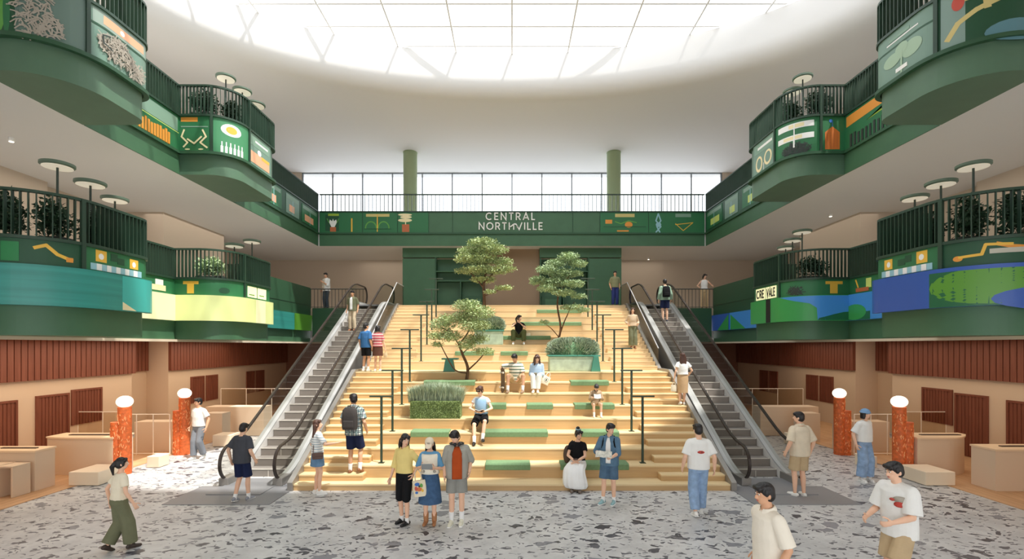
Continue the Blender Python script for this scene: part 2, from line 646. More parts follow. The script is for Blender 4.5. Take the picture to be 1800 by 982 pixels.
# ================================================================== STAIRCASE
RISE, RUN, D0 = .15, .282, 11.38
NST = 35
XS, XC = 5.14, 3.6
def stepD(k):
    return D0 + RUN * (k - 1) if k <= 17 else 17.07 + RUN * (k - 18)
def step_back(k):
    return stepD(k + 1) if k < NST else 22.1
stair = empty('grand_staircase', 'wide pale timber staircase with central seating tiers between the two escalators', 'staircase', (0, D0, 0))
def sbox(name, x0, x1, y0, y1, z0, z1):
    up_ = y0 > 17
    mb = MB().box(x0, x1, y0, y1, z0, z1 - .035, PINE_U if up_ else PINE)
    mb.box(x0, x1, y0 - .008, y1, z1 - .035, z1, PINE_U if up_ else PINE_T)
    o = mb.build(name, stair)
    o.location = (0, -D0, 0)
    return o
for k in range(1, NST + 1):
    for s in (-1, 1):
        a, b = sorted((s * XC, s * XS))
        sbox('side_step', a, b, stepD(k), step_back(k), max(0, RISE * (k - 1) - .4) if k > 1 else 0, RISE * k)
ks = list(range(1, NST + 1, 2))
for k in ks:
    if k == 17:
        y1 = stepD(19)
    else:
        y1 = stepD(k + 2) if k + 2 <= NST else 22.1
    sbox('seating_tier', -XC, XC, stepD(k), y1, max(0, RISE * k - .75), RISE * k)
# sloping side cheeks between flight and escalator
for s in (-1, 1):
    a, b = sorted((s * (XS + .005), s * (XS + .13)))
    poly = [(D0 - .05, 0), (D0 - .05, .2)] + [(stepD(k), RISE * k + .08) for k in (1, 17)] + [(17.07, 2.63)] + [(stepD(35), Z2 + .08), (22.1, Z2 + .08), (22.1, 0)]
    mb = MB().prism(poly, 0, a, b, STEEL_D)
    o = mb.build('side_cheek', stair); o.location = (0, -D0, 0)
    # glass guard along the upper flight
    g = MB()
    g.prism([(17.2, 2.75), (17.2, 3.3), (stepD(35), Z2 + 1.0), (23.2, Z2 + 1.0), (23.2, Z2 + .1), (stepD(35), Z2 + .1)], 0, s * (XS + .06), s * (XS + .075), ESCGLASS)
    o = g.build('glass_guard', stair); o.location = (0, -D0, 0)
    g = MB().tube([(s * (XS + .068), 17.2, 3.32), (s * (XS + .068), stepD(35), Z2 + 1.02), (s * (XS + .068), 23.2, Z2 + 1.02)], .022, STEEL)
    o = g.build('guard_rail', stair); o.location = (0, -D0, 0)

# T-shaped handrail posts
POSTG = mat('post_green', (44, 62, 46), .5)
names = ['first', 'second', 'third', 'fourth', 'fifth', 'sixth', 'seventh', 'eighth']
def t_post(s, i, k):
    x, y, z = s * 3.3, stepD(k) + .28, RISE * k
    if k == 19: y = stepD(19) + .2
    t = empty('handrail_post', 'dark green T-shaped post, %s from the floor on the %s side of the seating tiers' % (names[i], 'left' if s < 0 else 'right'),
              'handrail', (x, y, z), 0, 'T-shaped posts along the seating')
    MB().box(-.028, .028, -.02, .02, 0, 1.66, POSTG).build('post', t, bevel=.004)
    MB().box(-.3, .3, -.03, .03, 1.66, 1.70, POSTG).build('grab_bar', t, bevel=.008)
    MB().box(-.07, .07, -.07, .07, 0, .012, POSTG).build('base_plate', t)
for s in (-1, 1):
    for i, k in enumerate((3, 7, 11, 15, 19, 23, 27, 31)):
        t_post(s, i, k)

# cushions
CUSH = mat('cushion_green', (112, 142, 102), .9, noise=.12, nscale=20, bump=.15, bscale=120)
def cushion(px0, px1, k, label):
    y = stepD(k); z = RISE * k
    x0, x1 = (px0 - 900) * y / FPX, (px1 - 900) * y / FPX
    prof = [(-.05, -.10), (-.014, -.10), (-.014, .002), (.36, .002), (.36, .06), (-.02, .06), (-.05, .03)]
    mb = MB().prism([(y + a, z + b) for a, b in prof], 0, x0, x1, CUSH)
    o = mb.build('seat_cushion', bevel=.01)
    tag(o, label, 'cushion', 'green cushions on the seating tiers')
for a in ((748, 792, 3, 'green bench cushion on the second tier behind the group with the tablet'),
          (853, 932, 3, 'green bench cushion on the second tier in the middle of the stairs'),
          (985, 1105, 3, 'green bench cushion under the woman in the white skirt'),
          (722, 790, 7, 'green bench cushion below the grass planter box'),
          (852, 963, 7, 'long green bench cushion at the feet of the woman with sunglasses'),
          (1022, 1088, 7, 'green bench cushion above the couple reading a map'),
          (852, 890, 11, 'short green cushion beside the woman with sunglasses'),
          (926, 972, 11, 'short green cushion alone in the middle of the tiers'),
          (1010, 1080, 11, 'green bench cushion under the reading child'),
          (745, 835, 15, 'green pad at the foot of the front left tree'),
          (1003, 1070, 15, 'green bench cushion right of the couple with the skateboard'),
          (800, 868, 21, 'green cushion strip left above the skateboarder'),
          (880, 928, 21, 'green cushion strip right above the skateboarder'),
          (848, 968, 25, 'green cushion strip under the woman on the phone'),
          (915, 1022, 29, 'green cushion strip behind the woman on the phone'),
          (944, 1022, 33, 'topmost green cushion strip below the green feature wall')):
    cushion(*a)

# ================================================================== ESCALATORS
EX, EHW = 6.35, .655      # centre and half distance of the handrails
EY0, EY1 = 12.35, 12.35 + Z2 / math.tan(math.radians(30))
def epath(off, ya, yb, n=40):
    """(y,z) of the escalator line raised by off, with eased bends"""
    pts = []
    for i in range(n + 1):
        y = ya + (yb - ya) * i / n
        t = (y - EY0)
        # smooth ramp
        r = .55
        def soft(u):
            return 0 if u < -r else (u if u > r else (u + r) ** 2 / (4 * r))
        z = math.tan(math.radians(30)) * (soft(y - EY0) - soft(y - EY1))
        pts.append((y, z + off))
    return pts
def escalator(s):
    side = 'left' if s < 0 else 'right'
    cx = s * EX
    root = empty('escalator', 'steel escalator with brown rubber handrails on the %s of the timber stairs' % side, 'escalator', (cx, EY0, 0), 0, 'escalators beside the stairs')
    B = lambda mb, name, **k: mb.build(name, root, origin=None, **k)
    def fin(o):
        o.location = (-cx, -EY0, 0)
        return o
    ya, yb = 11.75, 23.2
    for t in (-1, 1):
        hx = cx + t * EHW
        # handrail with rounded newel ends
        low = epath(.95, ya + .25, yb - .25)
        def arc(cy, cz, r, a0, a1, n=9):
            return [(cy + r * math.cos(a0 + (a1 - a0) * i / n), cz + r * math.sin(a0 + (a1 - a0) * i / n)) for i in range(n + 1)]
        z0e, z1e = low[0][1], low[-1][1]
        r = .42
        bot = arc(ya + .25, z0e - r, r, PI * 1.5, PI * .5, 12)[0:]
        top = arc(yb - .25, z1e - r, r, PI * .5, -PI * .5, 12)
        line = bot[:-1] + low + top[1:]
        line = [(bot[0][0] + .35, bot[0][1])] + line + [(top[-1][0] - .35, top[-1][1])]
        secs = []
        for i, (y, z) in enumerate(line):
            y0_, z0_ = line[max(i - 1, 0)]; y1_, z1_ = line[min(i + 1, len(line) - 1)]
            d = Vector((0, y1_ - y0_, z1_ - z0_)).normalized()
            n_ = Vector((0, -d.z, d.y))
            secs.append([Vector((hx, y, z)) + Vector((1, 0, 0)) * a + n_ * b for a, b in ((-.034, -.02), (.034, -.02), (.038, .0), (.03, .025), (-.03, .025), (-.038, 0))])
        fin(B(MB().strip(secs, RUBBER), 'handrail', smooth=True))
        # glass panel: strip between deck and rail plus round ends
        g = MB()
        lo = epath(.16, ya + .25, yb - .25)
        vs, fs = [], []
        for (y, z), (y2, z2) in zip(lo, low):
            vs += [(hx, y, z), (hx, y2, z2 - .02)]
        for i in range(len(lo) - 1):
            fs.append((2 * i, 2 * i + 1, 2 * i + 3, 2 * i + 2))
        for a_ in (bot, top):
            k = len(vs)
            vs += [(hx, y, z) for y, z in a_]
            fs.append(tuple(range(k, k + len(a_))))
        g.add(vs, fs, ESCGLASS)
        fin(B(g, 'balustrade_glass'))
        # deck board (steel capping at the foot of the glass), inner skirt and outer cladding
        d = epath(.16, ya + .1, yb)
        q = MB()
        secs = [[(hx - .10, y, z - .05), (hx + .10, y, z - .05), (hx + .10, y, z), (hx - .10, y, z)] for y, z in d]
        q.strip(secs, STEEL)
        fin(B(q, 'deck_board', smooth=True))
        q = MB()
        ix = hx - t * .09
        secs = [[(ix - .012, y, z - .30), (ix + .012, y, z - .30), (ix + .012, y, z - .05), (ix - .012, y, z - .05)] for y, z in d]
        q.strip(secs, mat('skirt_steel', (232, 230, 226), .35, .3))
        fin(B(q, 'skirt_panel', smooth=True))
        q = MB()
        ox = hx + t * .09
        secs = [[(ox - .012, y, max(0, z - 1.05)), (ox + .012, y, max(0, z - 1.05)), (ox + .012, y, z - .05), (ox - .012, y, z - .05)] for y, z in d]
        q.strip(secs, STEEL_D)
        fin(B(q, 'outer_cladding', smooth=True))
        # newel foot
        fin(B(MB().box(hx - .12, hx + .12, ya - .02, ya + .7, 0.0, .2, STEEL_D), 'newel_base', bevel=.02))
    # underside
    q = MB()
    d = epath(.16, 13.2, yb)
    secs = [[(cx - EHW, y, z - 1.06), (cx + EHW, y, z - 1.06), (cx + EHW, y, z - 1.03), (cx - EHW, y, z - 1.03)] for y, z in d if z - 1.05 > .0]
    q.strip(secs, STEEL_D)
    fin(B(q, 'underside_panel'))
    # landing plates
    PL = mat('landing_plate', (142, 142, 144), .5, .3)
    fin(B(MB().box(cx - .62, cx + .62, 11.0, 12.35, .002, .03, PL), 'comb_plate'))
    fin(B(MB().box(cx - 1.15, cx + 1.15, 10.35, 11.7, .001, .014, PL), 'floor_plate'))
    fin(B(MB().box(cx - .62, cx + .62, EY1 + .05, 23.9, Z2 - .06, Z2 + .005, PL), 'comb_plate'))
    # moving steps
    ST = mat('escalator_step', (140, 133, 126), .5, .1)
    SR = mat('escalator_riser', (136, 128, 120), .5, .1)
    SE = mat('step_edge', (222, 216, 204), .5)
    sm = MB()
    w = EHW - .11
    sm.box(-w, w, 0, .36, -.04, -.004, ST)
    sm.box(-w, w, 0, .02, -.2, -.04, SR)
    sm.box(-w, w, -.008, .012, -.016, .001, SE)
    sm.box(-.006, .006, -.004, .0, -.2, -.04, SE)
    first = None
    n = 25
    for i in range(n):
        y = EY0 + .25 + i * .3464; z = .2 * (i + 1)
        if first is None:
            first = sm.build('escalator_step', root)
            first.location = (0, y - EY0, z)
        else:
            share(first, root, (0, y - EY0, z))
escalator(-1)
escalator(1)

# landing railings next to the escalator heads, and low green kerb walls below them
def landing_rail(s):
    side = 'left' if s < 0 else 'right'
    t = empty('landing_railing', 'dark steel baluster railing on the landing beside the head of the %s escalator' % side, 'railing', (s * 8.6, 24.0, Z2), 0, 'landing railings')
    xa, xb = -1.38, 1.38
    RG = mat('railing_dark', (70, 72, 66), .45)
    MB().tube([(xa, 0, .98), (xb, 0, .98)], .025, RG).build('top_rail', t)
    MB().tube([(xa, 0, .08), (xb, 0, .08)], .015, RG).build('bottom_rail', t)
    b = None
    for i in range(17):
        x = xa + (xb - xa) * i / 16
        if b is None:
            b = MB().box(-.01, .01, -.012, .012, 0, .98, RG).build('baluster', t); b.location = (x, 0, 0)
        else:
            share(b, t, (x, 0, 0))
landing_rail(-1)
landing_rail(1)
# ================================================================== GALLERIES
class Path:
    """plan polyline (left-hand coordinates, near to far); outward = towards the atrium. m mirrors it."""
    def __init__(self, pts, m):
        self.p = [Vector(p) for p in pts]
        self.m = m
        self.L = [0]
        for a, b in zip(self.p, self.p[1:]):
            self.L.append(self.L[-1] + (b - a).length)
        self.len = self.L[-1]
        self.n = []
        N = len(pts)
        for i in range(N):
            t = (self.p[min(i + 1, N - 1)] - self.p[max(i - 1, 0)]).normalized()
            self.n.append(Vector((t.y, -t.x)))
    def at(self, u, off=0.0):
        u = max(0, min(self.len, u))
        for i in range(len(self.L) - 1):
            if u <= self.L[i + 1] + 1e-9:
                break
        f = (u - self.L[i]) / max(1e-9, self.L[i + 1] - self.L[i])
        p = self.p[i].lerp(self.p[i + 1], f)
        n = self.n[i].lerp(self.n[i + 1], f).normalized()
        q = p + n * off
        return (q.x * self.m, q.y), (n.x * self.m, n.y)
    def us(self, u0, u1, step=.12):
        k = max(1, int(math.ceil((u1 - u0) / step)))
        # include polyline corners
        s = {round(u0 + (u1 - u0) * i / k, 5) for i in range(k + 1)} | {round(x, 5) for x in self.L if u0 < x < u1}
        return sorted(s)
    def ribbon(self, mb, u0, u1, z0, z1, o0, o1, m):
        secs = []
        for u in self.us(u0, u1):
            (ax, ay), _ = self.at(u, o0)
            (bx, by), _ = self.at(u, o1)
            secs.append([(ax, ay, z0), (bx, by, z0), (bx, by, z1), (ax, ay, z1)])
        return mb.strip(secs, m)
    def poly(self, mb, pts, off, m):
        """flat art polygon in (u,z), fan from centroid"""
        cu = sum(p[0] for p in pts) / len(pts); cz = sum(p[1] for p in pts) / len(pts)
        dense = []
        N = len(pts)
        for i in range(N):
            a, b = pts[i], pts[(i + 1) % N]
            k = max(1, int(abs(b[0] - a[0]) / .06))
            dense += [(a[0] + (b[0] - a[0]) * j / k, a[1] + (b[1] - a[1]) * j / k) for j in range(k)]
        n = len(dense)
        R = max(1, min(24, int((max(p[0] for p in pts) - min(p[0] for p in pts)) / .08)))
        vs = []
        for u, z, f in [(cu, cz, 1)] + [(u, z, r / R) for r in range(1, R + 1) for u, z in dense]:
            u, z = cu + (u - cu) * f, cz + (z - cz) * f
            (x, y), _ = self.at(u, off)
            vs.append((x, y, z))
        fs = [(0, 1 + i, 1 + (i + 1) % n) for i in range(n)]
        for r in range(R - 1):
            fs += [(1 + r * n + i, 1 + r * n + (i + 1) % n, 1 + (r + 1) * n + (i + 1) % n, 1 + (r + 1) * n + i) for i in range(n)]
        mb.add(vs, fs, m)

def arcpts(cx, cy, r, a0, a1, n=10):
    return [(cx + r * math.cos(a0 + (a1 - a0) * i / n), cy + r * math.sin(a0 + (a1 - a0) * i / n)) for i in range(n + 1)]
def bulge(y0, y1, r0, r1=.4, depth=1.6):
    X = -10 + depth
    return [(-10, y0)] + arcpts(X - r0, y0 + r0, r0, -PI / 2, 0, 12) + arcpts(X - r1, y1 - r1, r1, 0, PI / 2, 6) + [(-10, y1)]

def art(path, mb, ops, z0, z1, off):
    """murals: shapes in metres along the path and 0..1 of the panel height"""
    Z = lambda f: z0 + (z1 - z0) * f
    e = 0
    for op in ops:
        e += .0012
        kind = op[0]
        if kind == 'rect':
            _, u0, u1, f0, f1, m = op
            path.ribbon(mb, u0, u1, Z(f0), Z(f1), off - .004, off + .002 + e, m)
        elif kind == 'ell':
            _, u, f, ru, rf, m = op
            pts = [(u + ru * math.cos(2 * PI * k / 20), Z(f + rf * math.sin(2 * PI * k / 20))) for k in range(20)]
            path.poly(mb, pts, off + .002 + e, m)
        elif kind == 'poly':
            _, pts, m = op
            path.poly(mb, [(u, Z(f)) for u, f in pts], off + .002 + e, m)
        elif kind == 'line':
            _, pts, w, m = op
            P = [Vector((u, Z(f))) for u, f in pts]
            for a, b in zip(P, P[1:]):
                d = (b - a)
                if d.length < 1e-6: continue
                n = Vector((-d.y, d.x)).normalized() * w / 2
                t = d.normalized() * w * .25
                e += .0004
                path.poly(mb, [tuple(a - t + n), tuple(a - t - n), tuple(b + t - n), tuple(b + t + n)], off + .002 + e, m)
        elif kind == 'scribble':   # branching coral or foliage drawing
            _, u, f, ru, rf, m, n, seed = op
            rnd = random.Random(seed)
            for i in range(n):
                a = rnd.uniform(0, 2 * PI); q = math.sqrt(rnd.random())
                cu, cf = u + ru * q * math.cos(a), f + rf * q * math.sin(a)
                l = rnd.uniform(.04, .10); th = rnd.uniform(-.9, .9) + (PI / 2 if rnd.random() < .5 else 0)
                du, dz = l * math.cos(th), l * math.sin(th) / (z1 - z0)
                L = [(cu - du, cf - dz), (cu, cf + .02), (cu + du, cf + dz)]
                P = [Vector((x, Z(y))) for x, y in L]
                for a_, b_ in zip(P, P[1:]):
                    e += .00006
                    d = b_ - a_
                    nn = Vector((-d.y, d.x)).normalized() * .011
                    path.poly(mb, [tuple(a_ + nn), tuple(a_ - nn), tuple(b_ - nn), tuple(b_ + nn)], off + .002 + e, m)

FIN = {}
def gallery(m, pts, lev, name, label, cat, group, panels, deck=False, u0=None, u1=None, screens=None, posts=(), solid=False, fin_step=.105, railed=None):
    """one balcony or straight parapet. panels: list of (ua, ub, base material, art ops)"""
    path = Path(pts, m)
    U0 = 0 if u0 is None else u0
    U1 = path.len if u1 is None else u1
    (rx, ry), _ = path.at((U0 + U1) / 2, 0)
    zb = ZB2 if lev == 2 else ZB3
    zf = 5.4 if lev == 2 else 10.3
    zt = zf + (.87 if lev == 2 else .9)
    zl = 4.88 if lev == 2 else 9.2
    R = empty(name, label, cat, (rx, ry, zb), 0, group)
    def B(mb, nm, **k):
        o = mb.build(nm, R, **k)
        o.location = (-rx, -ry, -zb)
        return o
    if deck:
        n = []
        for u in path.us(U0, U1):
            n.append(path.at(u, -.03)[0])
        mb = MB()
        top = (5.25 if lev == 2 else 10.25)
        mb.add([(x, y, zb) for x, y in n] + [(x, y, top) for x, y in n],
               [tuple(range(len(n))), tuple(range(len(n), 2 * len(n)))] + [(i, (i + 1) % len(n), len(n) + (i + 1) % len(n), len(n) + i) for i in range(len(n))], GREEN_G if lev == 3 else GREEN_M)
        B(mb, 'deck', smooth=True)
    else:
        mb = MB(); path.ribbon(mb, U0, U1, zb, zl, 0, .03, GREEN_M)
        path.ribbon(mb, U0, U1, zl, zf, -.015, .015, GREEN_D)
        B(mb, 'beam', smooth=True)
    if lev == 3:
        mb = MB(); path.ribbon(mb, U0, U1, zl - .06, zl + .02, 0, .10, GREEN_D); B(mb, 'ledge', smooth=True)
    for pn in panels:
        ua, ub, base, ops = pn[:4]
        mb = MB(); path.ribbon(mb, ua, ub, zl, zf - .02, 0, .04, base)
        art(path, mb, ops, zl + .03, zf - .05, .04)
        B(mb, 'mural_panel', smooth=True)
    for sc in (screens or []):
        ua, ub, base, ops = sc
        mb = MB(); path.ribbon(mb, ua, ub, 4.15, 4.9, .03, .15, base)
        art(path, mb, ops, 4.15, 4.9, .15)
        B(mb, 'display_band', smooth=True)
    for u in posts:
        (x, y), (nx, ny) = path.at(u, .05)
        mb = MB().box(-.035, .035, -.035, .035, zl, zt, GREEN_RAIL)
        o = mb.build('corner_post', R); o.location = (x - rx, y - ry, -zb); o.rotation_euler = (0, 0, math.atan2(ny, nx))
    if solid:
        mb = MB(); path.ribbon(mb, U0, U1, zl, zt, 0, .05, GREEN_D); path.ribbon(mb, U0, U1, zf - .02, zf, .05, .06, GREEN_RAIL)
        B(mb, 'solid_parapet', smooth=True)
        return R, path
    mb = MB(); path.ribbon(mb, U0, U1, zf - .03, zf + .03, -.02, .075, GREEN_RAIL); B(mb, 'bottom_rail', smooth=True)
    mb = MB(); path.ribbon(mb, U0, U1, zt - .035, zt + .015, -.02, .06, GREEN_RAIL); B(mb, 'top_rail', smooth=True)
    h = zt - zf - .06
    key = (round(h, 3),)
    n = int((U1 - U0) / fin_step)
    for i in range(n):
        u = U0 + (i + .5) * (U1 - U0) / n
        (x, y), (nx, ny) = path.at(u, .02)
        if key not in FIN:
            o = MB().box(-.04, .04, -.008, .008, 0, h, GREEN_RAIL).build('baluster', R)
            FIN[key] = o
        else:
            o = share(FIN[key], R)
        o.location = (x - rx, y - ry, zf + .03 - zb)
        o.rotation_euler = (0, 0, math.atan2(ny, nx))
    return R, path

G1 = mat('mural_green', (44, 112, 70), .5)
G2 = mat('mural_dark_green', (34, 80, 54), .5)
G3 = mat('mural_grey_green', (116, 148, 132), .45)
def bottles(u, n, f0, f1, m):
    L = []
    for i in range(n):
        c = u + i * .11
        L += [('rect', c - .033, c + .033, f0, f0 + (f1 - f0) * .6, m), ('rect', c - .014, c + .014, f0 + (f1 - f0) * .6, f1, m)]
    return L
def bars(u, n, f0, f1, m, dx=.11, w=.06, jitter=.08):
    rnd = random.Random(n)
    return [('rect', u + i * dx, u + i * dx + w, f0, f1 - rnd.random() * jitter, m) for i in range(n)]
def checker(u, f0, n, du, df, m1, m2):
    L = []
    for i in range(n):
        L.append(('rect', u + i * du, u + (i + 1) * du - .004, f0, f0 + df, m1 if i % 2 else m2))
    return L
LTEAL = mat('display_teal', (52, 134, 124), .35, emit=.14, noise=.18, nscale=1.2, stretch=(.15, .15, 9))
LTEAL2 = mat('display_light_teal', (64, 166, 156), .35, emit=.14)
LLIME = mat('display_lime', (214, 222, 152), .35, emit=.2, noise=.08, nscale=1.0)
LLIME2 = mat('display_pale_lime', (234, 232, 186), .35, emit=.2, noise=.06, nscale=1.0)
LGREEN = mat('display_green', (52, 138, 70), .35, emit=.14)
LOLIVE = mat('display_leaf_green', (84, 138, 46), .35, emit=.12)
LBLUE = mat('display_blue', (48, 82, 156), .35, emit=.14)
LSKY = mat('display_sky_blue', (60, 126, 190), .35, emit=.16)
LDGREEN = mat('display_dark_green', (30, 92, 60), .35, emit=.1)
LIT = mat('lit_panel', (244, 240, 190), .4, emit=.5)

# letters built from strokes, cap height 1
def A_(cx, cy, rx, ry, a0, a1, n=18):
    return [(cx + rx * math.cos(math.radians(a0 + (a1 - a0) * i / n)), cy + ry * math.sin(math.radians(a0 + (a1 - a0) * i / n))) for i in range(n + 1)]
GLYPH = {
    'C': (.86, [A_(.47, .5, .42, .45, 48, 312)]),
    'E': (.58, [[(.56, .95), (.07, .95), (.07, .05), (.56, .05)], [(.07, .51), (.50, .51)]]),
    'N': (.80, [[(.07, 0), (.07, .97), (.73, .03), (.73, 1)]]),
    'T': (.66, [[(.02, .95), (.64, .95)], [(.33, .95), (.33, 0)]]),
    'R': (.66, [[(.07, 0), (.07, .95), (.32, .95)] + A_(.32, .70, .25, .25, 90, -90) + [(.07, .45)], [(.34, .45), (.62, 0)]]),
    'A': (.86, [[(.04, 0), (.43, .97), (.82, 0)], [(.17, .30), (.69, .30)]]),
    'L': (.52, [[(.07, 1), (.07, .05), (.51, .05)]]),
    'O': (.96, [A_(.48, .5, .42, .45, 0, 360, 28)]),
    'V': (.84, [[(.04, 1), (.42, .02), (.80, 1)]]),
    'I': (.14, [[(.07, 0), (.07, 1)]]),
    'H': (.76, [[(.07, 0), (.07, 1)], [(.69, 0), (.69, .72)], [(.07, .36), (.40, .52), (.60, .70), (.80, .80), (1.0, .78), (1.10, .62), (1.22, .30)]]),
    '~': (.84, [[(.10, .60), (.42, .02), (.80, 1)]]),
    'S': (.6, [A_(.3, .73, .22, .22, 20, 270) + A_(.3, .27, .22, .22, 90, -160)]),
}
def stroke_mb(mb, pts, w, place, m, d0, d1):
    P = [Vector(p) for p in pts]
    closed = (P[0] - P[-1]).length < 1e-6
    offs = []
    N = len(P)
    for i in range(N):
        if closed:
            a, b = P[(i - 1) % (N - 1)], P[(i + 1) % (N - 1)]
        else:
            a, b = P[max(i - 1, 0)], P[min(i + 1, N - 1)]
        d1_ = (P[i] - a).normalized() if (P[i] - a).length > 1e-9 else None
        d2_ = (b - P[i]).normalized() if (b - P[i]).length > 1e-9 else None
        d = ((d1_ or d2_) + (d2_ or d1_))
        d = d.normalized() if d.length > 1e-6 else (d1_ or d2_)
        n = Vector((-d.y, d.x))
        c = abs(n.dot(Vector((-(d2_ or d1_).y, (d2_ or d1_).x))))
        offs.append(n * (w / 2) / max(c, .35))
    secs = []
    for p, o in zip(P, offs):
        secs.append([place(p + o, d0), place(p - o, d0), place(p - o, d1), place(p + o, d1)])
    mb.strip(secs, m)
def word(text, x0, z0, h, width, y, m, parent, depth=.05, sw=.15, mirror=1):
    adv = [GLYPH[c][0] for c in text]
    base = sum(adv) * h
    gap = (width - base) / (len(text) - 1)
    x = x0
    for c, a in zip(text, adv):
        mb = MB()
        for st in GLYPH[c][1]:
            stroke_mb(mb, st, sw, lambda p, d: (x + p.x * h, y - d, z0 + p.y * h), m, 0, depth)
        o = mb.build('letter', parent)
        o.location = -parent.location
        x += a * h + gap

